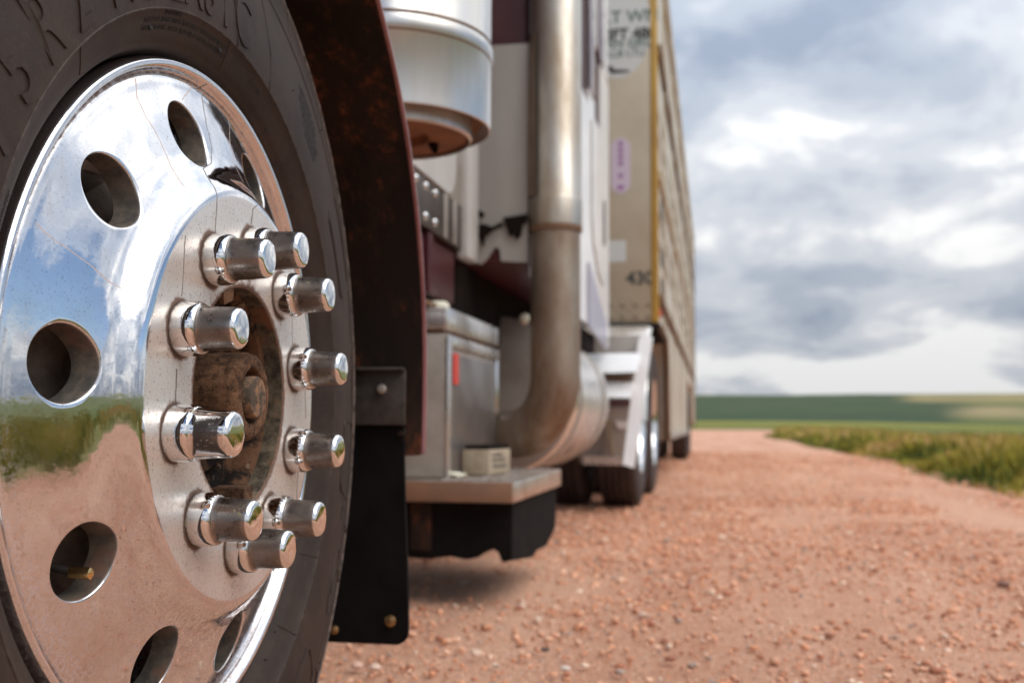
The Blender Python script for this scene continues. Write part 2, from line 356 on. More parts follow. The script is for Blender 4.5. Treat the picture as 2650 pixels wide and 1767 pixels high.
def add_tube(bm, pts, r, seg=12, caps=True):
    pts = [Vector(p) for p in pts]; n = len(pts)
    rs = r if isinstance(r, (list, tuple)) else [r] * n
    rings = []; up = None
    for i, p in enumerate(pts):
        d = (pts[min(i + 1, n - 1)] - pts[max(i - 1, 0)]).normalized()
        if up is None:
            up = Vector((0, 0, 1)) if abs(d.z) < 0.9 else Vector((0, 1, 0))
        a = (up - d * up.dot(d)).normalized(); up = a; b = d.cross(a)
        rings.append([bm.verts.new(p + (a * math.cos(2 * PI * k / seg) + b * math.sin(2 * PI * k / seg)) * rs[i]) for k in range(seg)])
    for A, B in zip(rings, rings[1:]):
        for k in range(seg): bm.faces.new((A[k], A[(k + 1) % seg], B[(k + 1) % seg], B[k]))
    if caps:
        bm.faces.new(rings[0]); bm.faces.new(rings[-1])
    return bm
def tube(name, pts, r, mat, parent=None, seg=14, caps=True):
    return from_bm(name, add_tube(bmesh.new(), pts, r, seg, caps), mat, parent)
def frame(o, n, t):
    n = Vector(n).normalized(); t = Vector(t).normalized(); b = n.cross(t)
    return lambda u, v, w: Vector(o) + t * u + b * v + n * w
def add_lathe(bm, prof, F, seg=64, a0=0, a1=2 * PI):
    """prof: (r, w) pairs, r < 1e-6 closes at a pole. F(u,v,w) frame"""
    full = abs(a1 - a0 - 2 * PI) < 1e-6; ns = seg if full else seg + 1
    rings = []
    for r, w in prof:
        if r < 1e-6: rings.append([bm.verts.new(F(0, 0, w))])
        else: rings.append([bm.verts.new(F(r * math.cos(a0 + (a1 - a0) * k / seg), r * math.sin(a0 + (a1 - a0) * k / seg), w)) for k in range(ns)])
    for A, B in zip(rings, rings[1:]):
        for k in range(seg):
            k2 = (k + 1) % ns
            if len(A) == 1 and len(B) == 1: continue
            if len(A) == 1: bm.faces.new((A[0], B[k2], B[k]))
            elif len(B) == 1: bm.faces.new((A[k], A[k2], B[0]))
            else: bm.faces.new((A[k], A[k2], B[k2], B[k]))
    return bm
def lathe(name, prof, F, mat, parent=None, seg=64, ang=35, a0=0, a1=2 * PI):
    return from_bm(name, add_lathe(bmesh.new(), prof, F, seg, a0, a1), mat, parent, ang)
def add_prism(bm, poly, F, w0, w1):
    A = [bm.verts.new(F(u, v, w0)) for u, v in poly]; B = [bm.verts.new(F(u, v, w1)) for u, v in poly]
    bm.faces.new(A); bm.faces.new(B[::-1]); n = len(poly)
    for i in range(n): bm.faces.new((A[i], A[(i + 1) % n], B[(i + 1) % n], B[i]))
    return bm
def prism(name, poly, F, w0, w1, mat, parent=None, ang=30):
    return from_bm(name, add_prism(bmesh.new(), poly, F, w0, w1), mat, parent, ang)
def arc(cx, cy, r, a0, a1, n=8):
    return [(cx + r * math.cos(math.radians(a0 + (a1 - a0) * k / n)), cy + r * math.sin(math.radians(a0 + (a1 - a0) * k / n))) for k in range(n + 1)]
def fattr(me, name, vals):
    a = me.attributes.new(name, 'FLOAT', 'POINT'); a.data.foreach_set('value', np.asarray(vals, np.float32))
def cattr(me, name, cols):
    a = me.attributes.new(name, 'FLOAT_COLOR', 'POINT')
    c = np.ones((len(cols), 4), np.float32); c[:, :3] = cols; a.data.foreach_set('color', c.ravel())
def text_mesh(s, size, extrude, spacing=1.0, align='CENTER', bold=0.0):
    cu = bpy.data.curves.new('txt', 'FONT'); cu.body = s; cu.size = size; cu.extrude = extrude
    cu.space_character = spacing; cu.align_x = align; cu.resolution_u = 3; cu.offset = bold
    o = bpy.data.objects.new('txt', cu); col.objects.link(o)
    bpy.context.view_layer.update()
    me = bpy.data.meshes.new_from_object(o.evaluated_get(bpy.context.evaluated_depsgraph_get()))
    bpy.data.objects.remove(o); bpy.data.curves.remove(cu)
    return me
def verts_of(me):
    a = np.empty(len(me.vertices) * 3, np.float32); me.vertices.foreach_get('co', a); return a.reshape(-1, 3)
def set_verts(me, v):
    me.vertices.foreach_set('co', np.asarray(v, np.float32).ravel()); me.update()

# ================================================================ THE SETTING
def snoise(x, y, seed=0, oct=4, f=1.0):
    r = np.random.default_rng(seed); v = 0; a = 1.0
    for o in range(oct):
        for k in range(3):
            th = r.uniform(0, 2 * PI); ph = r.uniform(0, 2 * PI); ff = f * r.uniform(0.8, 1.25)
            v = v + a * np.sin((x * np.cos(th) + y * np.sin(th)) * ff + ph) / 3
        f *= 2.1; a *= 0.5
    return v
def road_edge(Y): return 2.2 - 0.0007 * (np.clip(Y, 22, 51) - 22) ** 2 + 2.6 * np.clip((Y - 50) / 30, 0, 1) + 0.05 * np.sin(Y * 0.9) + 0.07 * np.sin(Y * 0.37 + 1)
def sstep(a, b, x):
    t = np.clip((x - a) / (b - a), 0, 1); return t * t * (3 - 2 * t)
SL = 0.02418
def land_z(x, y):
    r = np.hypot(x, y)
    zO = 0.5 - 2.7 + SL * y - 1.2 * sstep(60, 160, r) + 1.2 * sstep(160, 420, r)
    zO = zO + 0.35 * snoise(x, y, 3, 3, 0.03) * sstep(25, 80, r)
    zO = zO + sstep(250, 1200, r) * (3.0 + 4.5 * snoise(x, y, 5, 3, 0.0035)) + sstep(900, 3500, r) * 6
    e = road_edge(y)
    wr = sstep(0, 1, 1 - np.maximum(x - (e + 1.6), 0) / 22) * sstep(0, 1, 1 - np.maximum(-9.5 - (x - e) - 2, 0) / 20)
    wr = wr * (1 - sstep(108, 150, y)) * (1 - sstep(30, 60, -y))
    z = zO * (1 - wr) + (-0.035) * wr
    z = z + 0.9 * np.exp(-((y - 119) / 8) ** 2) * np.exp(-((x) / 60) ** 2)
    return z
nr, na = 190, 900
rad = np.concatenate([np.linspace(0.0, 3, 4)[1:], np.geomspace(3.3, 6500, nr - 3)])
ang = np.linspace(0, 2 * PI, na, endpoint=False)
RR, AA = np.meshgrid(rad, ang, indexing='ij')
X, Y = RR * np.sin(AA), RR * np.cos(AA)
Z = land_z(X, Y)
V = np.stack([X, Y, Z], -1).reshape(-1, 3); V = np.vstack([V, [[0, 0, -0.035]]])
i, j = np.meshgrid(np.arange(nr - 1), np.arange(na), indexing='ij'); j2 = (j + 1) % na
Fq = np.stack([i * na + j, i * na + j2, (i + 1) * na + j2, (i + 1) * na + j], -1).reshape(-1, 4)
Ft = np.stack([np.full(na, nr * na), (np.arange(na) + 1) % na, np.arange(na)], -1)
me = np_mesh('field_ground', V, Fq[:, ::-1], Ft)
x, y = V[:, 0], V[:, 1]; r = np.hypot(x, y); az = np.degrees(np.arctan2(x, y))
n1 = snoise(x, y, 11, 4, 0.05); n2 = snoise(x, y, 12, 4, 0.5); n3 = snoise(x, y, 13, 3, 0.006)
C = np.array([0.105, 0.125, 0.040]) + 0.0 * V
def blend(C, w, c): w = np.clip(w, 0, 1)[:, None]; return C * (1 - w) + np.array(c) * w
C = blend(C, 0.55 + 0.8 * n1, (0.145, 0.150, 0.055))
C = blend(C, (n3 - 0.15) * 5, (0.045, 0.085, 0.030))
C = blend(C, (-n3 - 0.35) * 6 * (r > 200), (0.29, 0.235, 0.12))
# crop fields beyond the road: dark green to the left, stubble on the far rise to the right
wl_ = sstep(140, 155, r + 4 * n1) * (1 - sstep(900, 1500, r)) * sstep(-6, -2, az) * (1 - sstep(9.5, 12.0, az - 0.0015 * r + n2 * 0.3))
C = blend(C, wl_, (0.048, 0.074, 0.038))
C = blend(C, wl_ * (0.3 + 0.8 * snoise(x * 0.15, y, 15, 3, 0.02)), (0.075, 0.095, 0.045))
C = blend(C, sstep(420, 560, r + 60 * n3) * sstep(8, 9.5, az) * (1 - sstep(60, 90, az)) * (0.8 + 0.3 * n1), (0.30, 0.245, 0.115))
C = blend(C, sstep(250, 300, r) * (1 - sstep(400, 460, r)) * sstep(13, 16, az) * (1 - sstep(70, 80, az)), (0.075, 0.115, 0.035))
C = blend(C, (r < 30) * 0.8, (0.20, 0.19, 0.065))
C = blend(C, 0.9 * np.exp(-((y - 121) / 10) ** 2) * (np.abs(x) < 80), (0.25, 0.24, 0.045))
C *= (1 + 0.12 * n2)[:, None]
cattr(me, 'col', np.clip(C, 0.01, 1)); smooth(me, 180)
land = link('field', me, M['land']); land['kind'] = 'structure'

# gravel road sheet
ys = np.concatenate([np.linspace(-45, -3, 60)[:-1], np.linspace(-3, 12, 420)[:-1], np.geomspace(12, 118, 160)])
ss = np.linspace(0, 1, 210)
YY, SS = np.meshgrid(ys, ss, indexing='ij')
e = road_edge(YY); XX = e - 9.5 * SS
ZZ = 0.007 * snoise(XX, YY, 21, 3, 2.2) * (YY < 30) + 0.004 * snoise(XX, YY, 22, 3, 11.0) * (np.abs(YY) < 12)
rut = np.exp(-((XX + 0.0) / 0.25) ** 2) + np.exp(-((XX + 1.9) / 0.25) ** 2)
ZZ = ZZ - 0.006 - 0.004 * rut - 0.03 * (sstep(0, 0.04, 0.04 - SS) + sstep(0.96, 1, SS)) + 0.018 * np.exp(-((XX - 1.45) / 0.22) ** 2) * (1 + snoise(XX, YY, 23, 2, 1.5)) * 0.5
V = np.stack([XX, YY, ZZ], -1).reshape(-1, 3); nx = len(ss)
i, j = np.meshgrid(np.arange(len(ys) - 1), np.arange(nx - 1), indexing='ij')
Fq = np.stack([i * nx + j, i * nx + j + 1, (i + 1) * nx + j + 1, (i + 1) * nx + j], -1).reshape(-1, 4)
me = np_mesh('gravel_road', V, Fq[:, ::-1]); smooth(me, 180)
road = link('gravel_road', me, M['road']); road['kind'] = 'structure'

# loose gravel (nobody could count it): one mesh of small angular pebbles
bm = bmesh.new(); bmesh.ops.create_icosphere(bm, subdivisions=1, radius=1.0)
bm.verts.ensure_lookup_table()
ico_v = np.array([v.co[:] for v in bm.verts]); ico_f = np.array([[v.index for v in f.verts] for f in bm.faces]); bm.free()
PEB = [(0.76, 0.40, 0.25), (0.66, 0.30, 0.17), (0.84, 0.53, 0.36), (0.46, 0.19, 0.11), (0.82, 0.62, 0.47), (0.40, 0.30, 0.25), (0.72, 0.35, 0.20)]
def stone_mesh(px, py, sz, seed, zf=0.25):
    g = np.random.default_rng(seed); n = len(px)
    Vs = ico_v[None] * (1 + g.uniform(-0.28, 0.28, (n, 12, 1)))
    sc = g.uniform(0.6, 1.25, (n, 1, 3)) * np.array([1, 1, 0.62]); Vs = Vs * sc * sz[:, None, None]
    th = g.uniform(0, 2 * PI, n); c, s = np.cos(th)[:, None], np.sin(th)[:, None]
    x_ = Vs[..., 0] * c - Vs[..., 1] * s + px[:, None]; y_ = Vs[..., 0] * s + Vs[..., 1] * c + py[:, None]
    z_ = Vs[..., 2] + (sz * zf - 0.004)[:, None]
    V = np.stack([x_, y_, z_], -1).reshape(-1, 3)
    Fs = (ico_f[None] + (np.arange(n) * 12)[:, None, None]).reshape(-1, 3)
    pc = np.array(PEB)[g.choice(len(PEB), n, p=[.30, .24, .13, .12, .07, .04, .10])] * g.uniform(0.85, 1.15, (n, 1))
    return V, Fs, np.repeat(pc, 12, 0)
N1, N2 = 66000, 22000
py = np.concatenate([1.4 + 6.5 * rng.random(N1) ** 1.3, 6 + 14 * rng.random(N2)]); px = rng.uniform(-1.9, 2.3, N1 + N2)
px = np.concatenate([px, rng.uniform(-0.4, 2.2, 7000)]); py = np.concatenate([py, rng.uniform(-1.6, 1.5, 7000)])
sz = np.clip(rng.lognormal(math.log(0.0036), 0.50, len(px)), 0.0015, 0.013) * (1 + 0.07 * np.abs(py))
keep = (snoise(px * 1.0, py * 0.35, 77, 3, 3.2) + rng.uniform(-1.0, 1.0, len(px))) > -0.35; px, py, sz = px[keep], py[keep], sz[keep]
V, Fs, pc = stone_mesh(px, py, sz, 31)
me = np_mesh('loose_gravel', V, None, Fs); cattr(me, 'col', pc)
g_ = link('loose_gravel', me, M['col']); g_['kind'] = 'stuff'; g_['label'] = 'loose salmon pink gravel scattered over the dirt road'; g_['category'] = 'gravel'

# verge grass
def grass(name, n, yr, xr, hmax, seed, label, wfac=1.0, dens=1.0):
    g = np.random.default_rng(seed)
    y = yr[0] + (yr[1] - yr[0]) * g.random(n) ** dens
    off = xr[0] + (xr[1] - xr[0]) * g.random(n) ** 1.2
    x = road_edge(y) + off + 0.22 * snoise(y, y * 0, seed + 9, 3, 2.5)
    clump = snoise(x, y, seed + 1, 3, 3.0)
    keep = (clump + g.uniform(-0.8, 0.8, n)) > -0.55; x, y, off, clump = x[keep], y[keep], off[keep], clump[keep]; n = len(x)
    h = hmax * (0.18 + 0.82 * sstep(-0.05, 1.1, off + 0.5 * snoise(x, y, seed + 5, 3, 1.3))) * g.uniform(0.4, 1.1, n) * (1 + 0.35 * clump) * (1 + 0.35 * snoise(x, y, seed + 3, 2, 1.1))
    h = np.clip(h, 0.03, hmax * 1.5)
    w = (0.004 + 0.0011 * np.hypot(x, y)) * wfac * g.uniform(0.7, 1.4, n)
    th = g.uniform(0, 2 * PI, n); lean = g.uniform(0.05, 0.5, n) * h; la = g.uniform(0, 2 * PI, n)
    z0 = land_z(x, y) - 0.01
    dx, dy = np.cos(th) * w, np.sin(th) * w; lx, ly = np.cos(la) * lean, np.sin(la) * lean
    P = [np.stack([x - dx, y - dy, z0], -1), np.stack([x + dx, y + dy, z0], -1),
         np.stack([x + dx * .7 + lx * .35, y + dy * .7 + ly * .35, z0 + h * .6], -1), np.stack([x - dx * .7 + lx * .35, y - dy * .7 + ly * .35, z0 + h * .6], -1),
         np.stack([x + lx, y + ly, z0 + h], -1)]
    V = np.stack(P, 1).reshape(-1, 3); b = (np.arange(n) * 5)[:, None]
    Fq = b + np.array([[0, 1, 2, 3]]); Ft = b + np.array([[3, 2, 4]])
    me = np_mesh(name, V, Fq, Ft)
    pal = np.array([(0.17, 0.18, 0.028), (0.33, 0.28, 0.038), (0.46, 0.34, 0.08), (0.56, 0.37, 0.16), (0.060, 0.085, 0.020)])
    dry = g.random(n) * 0.8 + 0.08 + 0.5 * snoise(x, y, seed + 2, 3, 1.6) + 0.35 * (h / hmax - 0.7)
    k = np.where(dry > 0.90, 3, np.where(dry > 0.66, 2, np.where(dry > 0.36, 1, np.where(dry > 0.05, 0, 4))))
    c = pal[k] * g.uniform(0.75, 1.3, (n, 1)); c5 = np.repeat(c[:, None], 5, 1); c5[:, 4] *= 1.15
    cattr(me, 'col', c5.reshape(-1, 3))
    o = link(name, me, M['col']); o['kind'] = 'stuff'; o['label'] = label; o['category'] = 'grass'
    return o
grass('verge_grass', 70000, (2, 26), (0.0, 4.2), 0.31, 41, 'long yellow green grass along the right edge of the road', dens=1.2)
grass('distant_verge_grass', 46000, (24, 108), (0.0, 7), 0.30, 51, 'yellow green grass where the road bends away', 1.2)
grass('nearby_verge_grass', 14000, (-14, 2.5), (0.0, 4.5), 0.20, 61, 'tall green weeds on the verge beside the front wheel', 1.4)

# a few larger stones
STN = [(1.10, 1.505, (0.70, 0.48, 0.36), 0.011, 'large pale peach stone on the road right of the mud flap'),
       (0.71, 0.0, None, 0, '')]
def P(xs, ys, X=None, Y=None, Z=None, d=None):
    k = 2650 / 2352; v = F_ + R_ * ((xs * k - 1325) / 2829.85) - U_ * ((ys * k - 883.5) / 2829.85)
    if Z is not None: t = (Z - CAM.z) / v.z
    elif X is not None: t = X / v.x
    elif Y is not None: t = Y / v.y
    else: t = d
    return CAM + v * t
for (xs, ys_, c, s, lab) in [(1092, 1504, (0.72, 0.52, 0.40), 0.013, 'pale peach stone on the road to the right of the mud flap'),
        (820, 1532, (0.70, 0.46, 0.36), 0.012, 'pink stone just below the mud flap, left one of a pair'), (862, 1536, (0.74, 0.53, 0.42), 0.012, 'pale pink stone just below the mud flap, right one of a pair'),
        (1252, 1494, (0.10, 0.085, 0.075), 0.008, 'small blackish stone on the salmon road'), (1236, 1424, (0.74, 0.60, 0.48), 0.009, 'creamy white stone on the road below the step deck'),
        (1195, 1397, (0.50, 0.20, 0.14), 0.009, 'brick red stone on the road under the end of the step deck'), (1298, 1538, (0.70, 0.60, 0.52), 0.009, 'grey white stone near the bottom edge of the road view'),
        (1905, 1462, (0.36, 0.17, 0.11), 0.012, 'dark brown red stone in the middle of the road'), (1540, 1515, (0.38, 0.17, 0.11), 0.012, 'flat brown stone on the road near the bottom edge'),
        (2305, 1345, (0.26, 0.15, 0.12), 0.017, 'dark stone alone near the right side of the road'), (1475, 1414, (0.66, 0.47, 0.38), 0.010, 'light pink stone on the road beyond the blackish stone')]:
    p = P(xs, ys_, Z=0.0)
    bm = bmesh.new(); bmesh.ops.create_icosphere(bm, subdivisions=2, radius=1.0)
    sx, sy, sz_ = random.uniform(.9, 1.3), random.uniform(.8, 1.1), random.uniform(.55, .7)
    for v in bm.verts:
        v.co *= 1 + random.uniform(-0.13, 0.13); v.co = Vector((v.co.x * sx * s, v.co.y * sy * s, v.co.z * sz_ * s))
    me = bpy.data.meshes.new('stone'); bm.to_mesh(me); bm.free(); cattr(me, 'col', [c] * len(me.vertices)); smooth(me, 30)
    o = link('stone', me, M['col']); o.location = (p.x, p.y, s * 0.35); o['label'] = lab; o['category'] = 'stone'; o['group'] = 'larger stones lying on the road'

# ================================================================ THE TRUCK
truck = thing('semi_truck', 'maroon and silver semi truck seen close along its side from the polished front wheel', 'truck', (-1.4, 3.5, 0))
C0 = Vector((-0.45639349, 0.98518156, 0.525))
NN = Vector((0.999635435, 0.0269920356, 0.000652823)).normalized()
TT = Vector((0, 0, 1)).cross(NN).normalized(); ZV = NN.cross(TT)
def W(u, v, w): return C0 + TT * u + ZV * v + NN * w
Wn = lambda U, Vv, Wv: np.array(C0) + U[..., None] * np.array(TT) + Vv[..., None] * np.array(ZV) + Wv[..., None] * np.array(NN)

# --- rim: a disc of polar rings with ten hand holes
kr = np.array([0.1045, 0.1060, 0.120, 0.150, 0.180, 0.190, 0.1955, 0.2005, 0.2060, 0.213, 0.222, 0.235, 0.250, 0.268, 0.2835, 0.2930, 0.3000, 0.3040, 0.3062, 0.3085, 0.3110, 0.3135, 0.3165, 0.3195, 0.3212])
kw = np.array([-0.0012, 0.0, 0.0, 0.0, 0.0, 0.0, -0.0010, -0.0040, -0.0090, -0.0160, -0.0225, -0.0285, -0.0335, -0.0395, -0.0450, -0.0482, -0.0503, -0.0520, -0.0540, -0.0525, -0.0475, -0.0455, -0.0452, -0.0480, -0.0560])
def off(rr):
    # monotone piecewise cubic (Fritsch-Carlson)
    h = np.diff(kr); d = np.diff(kw) / h; m = np.zeros(len(kr)); m[0], m[-1] = d[0], d[-1]
    for q in range(1, len(kr) - 1):
        m[q] = 0 if d[q - 1] * d[q] <= 0 else 3 * (h[q - 1] + h[q]) / ((2 * h[q] + h[q - 1]) / d[q - 1] + (h[q] + 2 * h[q - 1]) / d[q])
    q = np.clip(np.searchsorted(kr, rr) - 1, 0, len(h) - 1); t = (rr - kr[q]) / h[q]
    return ((1 + 2 * t) * (1 - t) ** 2 * kw[q] + t * (1 - t) ** 2 * h[q] * m[q] + t * t * (3 - 2 * t) * kw[q + 1] + t * t * (t - 1) * h[q] * m[q + 1])
r1, r2, NS = 0.2165, 0.2835, 40
NA = NS * 10; HOLE0 = math.radians(67.7); NUT0 = math.radians(121.7)
Vv, Fc = [], []
def grid_ring(rs, ws, start_ang):
    base = len(Vv); a = start_ang + 2 * PI * np.arange(NA) / NA
    for rr, ww in zip(rs, ws):
        for k in range(NA): Vv.append((rr * math.cos(a[k]), rr * math.sin(a[k]), ww))
    for q in range(len(rs) - 1):
        for k in range(NA):
            k2 = (k + 1) % NA; Fc.append((base + q * NA + k, base + q * NA + k2, base + (q + 1) * NA + k2, base + (q + 1) * NA + k))
st = HOLE0 - PI / 10
rsA = np.concatenate([np.linspace(0.106, 0.19, 34), np.linspace(0.191, r1, 26)])
rsA = np.concatenate([[0.1045, 0.1045, 0.1050], rsA]); wsA = off(rsA); wsA[0] = -0.030; wsA[1] = -0.0016; wsA[2] = -0.0006
grid_ring(rsA, wsA, st)
rsC = np.concatenate([np.linspace(r2, 0.290, 8), np.linspace(0.2906, 0.3212, 60)]); wsC = off(rsC)
rsC = np.concatenate([rsC, [0.3205, 0.312, 0.300, 0.292, 0.288, 0.288]]); wsC = np.concatenate([wsC, [-0.070, -0.080, -0.088, -0.100, -0.14, -0.28]])
grid_ring(rsC, wsC, st)
NB, RH = 14, 0.0312
for s_ in range(10):
    a0 = st + s_ * PI / 5; ac = a0 + PI / 10; nrs = 20
    bd = [(r1, a0 + (PI / 5) * k / NS) for k in range(NS)] + [(r1 + (r2 - r1) * k / nrs, a0 + PI / 5) for k in range(nrs)] \
        + [(r2, a0 + PI / 5 - (PI / 5) * k / NS) for k in range(NS)] + [(r2 - (r2 - r1) * k / nrs, a0) for k in range(nrs)]
    B = np.array([(q[0] * math.cos(q[1]), q[0] * math.sin(q[1])) for q in bd]); nb_ = len(B)
    hc = np.array([0.25 * math.cos(ac), 0.25 * math.sin(ac)])
    dd = B - hc; H = hc + RH * dd / np.linalg.norm(dd, axis=1)[:, None]
    base = len(Vv)
    for q in range(NB + 1):
        t = (q / NB); t = t ** 0.75
        Pq = B * (1 - t) + H * t; rr = np.hypot(Pq[:, 0], Pq[:, 1]); ww = off(rr)
        for k in range(nb_): Vv.append((Pq[k, 0], Pq[k, 1], ww[k]))
    cen = off(np.array([0.25]))[0]
    for (R2, dw) in ((0.03045, -0.0005), (0.0298, -0.0016), (0.0295, -0.0030), (0.0295, -0.0245)):
        Hq = hc + R2 * dd / np.linalg.norm(dd, axis=1)[:, None]; rr = np.hypot(Hq[:, 0], Hq[:, 1]); ww = off(rr) + dw
        for k in range(nb_): Vv.append((Hq[k, 0], Hq[k, 1], ww[k]))
    for q in range(NB + 4):
        for k in range(nb_):
            k2 = (k + 1) % nb_; Fc.append((base + q * nb_ + k, base + q * nb_ + k2, base + (q + 1) * nb_ + k2, base + (q + 1) * nb_ + k))
Vv = np.array(Vv)
VW = Wn(Vv[:, 0], Vv[:, 1], Vv[:, 2])
me = np_mesh('front_wheel', VW, np.array(Fc))
bm = bmesh.new(); bm.from_mesh(me); bmesh.ops.remove_doubles(bm, verts=bm.verts, dist=2e-6); bmesh.ops.recalc_face_normals(bm, faces=bm.faces)
bm.to_mesh(me); bm.free()
lv = (verts_of(me) - np.array(C0)) @ np.array([TT, ZV, NN]).T
rr = np.hypot(lv[:, 0], lv[:, 1]); aa = np.arctan2(lv[:, 1], lv[:, 0])
dull = 1 - sstep(0.1895, 0.1925, rr)
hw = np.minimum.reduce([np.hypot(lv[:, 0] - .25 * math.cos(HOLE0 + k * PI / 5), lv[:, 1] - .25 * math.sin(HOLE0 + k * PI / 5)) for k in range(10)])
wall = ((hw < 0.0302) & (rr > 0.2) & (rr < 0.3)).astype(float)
rust = np.zeros(len(lv))
for k in range(10):
    a = NUT0 - k * PI / 5; cu_, cv_ = 0.142875 * math.cos(a), 0.142875 * math.sin(a)
    d = np.hypot(lv[:, 0] - cu_, lv[:, 1] - cv_); rust = np.maximum(rust, 0.72 * np.exp(-np.maximum(d - 0.0235, 0) / 0.0030))
    dx_, dz_ = np.abs(lv[:, 0] - cu_), lv[:, 1] - cv_            # seeping upward/downward streaks
    rust = np.maximum(rust, 0.35 * np.exp(-dx_ / 0.008) * np.exp(-np.abs(dz_) / 0.035))
rust *= (rr < 0.2)
rust = np.maximum(rust, 0.75 * np.exp(-np.maximum(rr - 0.1050, 0) / 0.0035))
rust *= 1 - wall
rust = np.maximum(rust, 0.34 * np.exp(-((rr - 0.3060) / 0.0022) ** 2))
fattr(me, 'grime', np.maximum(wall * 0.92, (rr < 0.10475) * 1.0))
deg = np.degrees(aa)
dust = np.exp(-((rr - 0.218) / 0.016) ** 2) * np.exp(-((deg + 85) / 38.0) ** 2) * 0.9 + 0.5 * np.exp(-((rr - 0.300) / 0.012) ** 2) * np.exp(-((deg + 115) / 50.0) ** 2) + 0.25 * sstep(0.0, 0.25, -lv[:, 1])
dust += 0.5 * (rr < 0.192) * (0.3 + 0.7 * np.exp(-np.maximum(rr - 0.106, 0) / 0.02)) * 0.6
fattr(me, 'dust', dust * (1 - wall)); fattr(me, 'dull', dull); fattr(me, 'rust', rust)
a = me.attributes.new('wuv', 'FLOAT_VECTOR', 'POINT'); a.data.foreach_set('vector', lv.astype(np.float32).ravel())
smooth(me, 40)
rim = link('front_wheel', me, M['wheel'], truck); rim['label'] = 'polished aluminium front wheel rim with round hand holes'

# --- tyre
tp = [(0.318, -0.10), (0.3185, -0.078), (0.3225, -0.0615), (0.3260, -0.0560), (0.3275, -0.0500), (0.3300, -0.0475), (0.3325, -0.0462), (0.3340, -0.0440), (0.340, -0.0405), (0.350, -0.0350), (0.3585, -0.0308), (0.3592, -0.0296), (0.3604, -0.0292), (0.3612, -0.0300),
      (0.372, -0.0290), (0.385, -0.0288), (0.400, -0.0295), (0.420, -0.0320), (0.440, -0.0352), (0.460, -0.0395), (0.478, -0.0445), (0.4795, -0.0437), (0.4820, -0.0445), (0.500, -0.0500), (0.520, -0.0560), (0.534, -0.0600), (0.5400, -0.0612), (0.5430, -0.0622), (0.5452, -0.0645),
      (0.5462, -0.0680), (0.5470, -0.085), (0.5500, -0.100), (0.5505, -0.104), (0.5400, -0.106), (0.5400, -0.116), (0.5515, -0.118), (0.5525, -0.150), (0.5425, -0.153), (0.5425, -0.165), (0.5530, -0.168), (0.5530, -0.215),
      (0.5430, -0.218), (0.5430, -0.230), (0.5515, -0.233), (0.5505, -0.275), (0.540, -0.277), (0.540, -0.286), (0.550, -0.288), (0.546, -0.318), (0.52, -0.326), (0.44, -0.345), (0.36, -0.335), (0.318, -0.30)]
tk = np.array(tp)
def side_w(rr): s = tk[:29]; return np.interp(rr, s[:, 0], s[:, 1])
bm = add_lathe(bmesh.new(), tp, W, 360)
# flatten the contact patch a little
me = bpy.data.meshes.new('tyre'); bmesh.ops.recalc_face_normals(bm, faces=bm.faces); bm.to_mesh(me); bm.free()
v_ = verts_of(me); low = v_[:, 2] < 0.012; v_[low, 2] = np.maximum(v_[low, 2], 0.0) * 1.0 - 0.004; set_verts(me, v_)
lvv = (v_ - np.array(C0)) @ np.array([TT, ZV, NN]).T; rt = np.hypot(lvv[:, 0], lvv[:, 1])
fattr(me, 'edge', sstep(0.5395, 0.5435, rt) * (1 - sstep(0.5470, 0.5495, rt)) + 0.25 * np.exp(-((rt - 0.3600) / 0.001) ** 2)); smooth(me, 35)
tyre = link('tyre', me, M['tyre'], rim)

def arc_text(s, ang_deg, rmid, size, ext, mat, spacing=1.0, name='sidewall_lettering', bold=0.0, lift=0.0, aspect=1.0):
    me = text_mesh(s, size, ext, spacing, bold=bold); v = verts_of(me)
    ymid = size * 0.35
    a = math.radians(ang_deg) - v[:, 0] * aspect / rmid
    rr = rmid + (v[:, 1] - ymid)
    w = side_w(rr) + v[:, 2] + lift
    set_verts(me, Wn(rr * np.cos(a), rr * np.sin(a), w)); me.materials.clear()
    me.name = name; return link(name, me, mat, rim)
for ch, a_ in zip('285/75R24.5LMSTC', (181, 174.5, 168, 161, 154.0, 146.3, 138.6, 130.8, 123.6, 118.2, 113.2, 105.5, 100.0, 94.8, 89.2, 83.0)):
    arc_text(ch, a_, 0.396, 0.078, 0.0015, M['tyre'], 1.0, bold=0.0004, aspect=0.80)
arc_text('LOAD RANGE', 106.0, 0.3570, 0.0052, 0.0004, M['print'], 1.0, 'sidewall_print')
arc_text('MAX LOAD SINGLE 2800 KG (6175 LBS) AT 760 KPA (110 PSI) COLD', 100.5, 0.3512, 0.0058, 0.0004, M['print'], 1.0, 'sidewall_print')
arc_text('MAX LOAD DUAL  2575 KG (5675 LBS) AT 760 KPA (110 PSI) COLD', 100.5, 0.3445, 0.0058, 0.0004, M['print'], 1.0, 'sidewall_print')
arc_text('DOT 285', 74.0, 0.349, 0.007, 0.0004, M['print'], 1.0, 'sidewall_print')
arc_text('TUBELESS', 160.0, 0.343, 0.008, 0.0006, M['emboss'], 1.1)
arc_text('RADIAL 14 PLY RATING', 186.0, 0.343, 0.008, 0.0006, M['emboss'], 1.1)
for q in range(9):                                                   # block of small print turned along the sidewall
    arc_text(['SAFETY WARNING', 'SERIOUS INJURY MAY RESULT', 'TIRE FAILURE DUE TO UNDER', 'INFLATION OVERLOADING MIS', 'MOUNTING FOLLOW MANUAL FOR', 'PROPER INFLATION AND LOADS', 'ONLY TRAINED PERSONS', 'SHOULD MOUNT TIRES', 'NEVER EXCEED PSI'][q],
             55.0 - 0.5 * q, 0.447 - 0.0062 * q, 0.0052, 0.0003, M['print'], 1.0, 'sidewall_print')
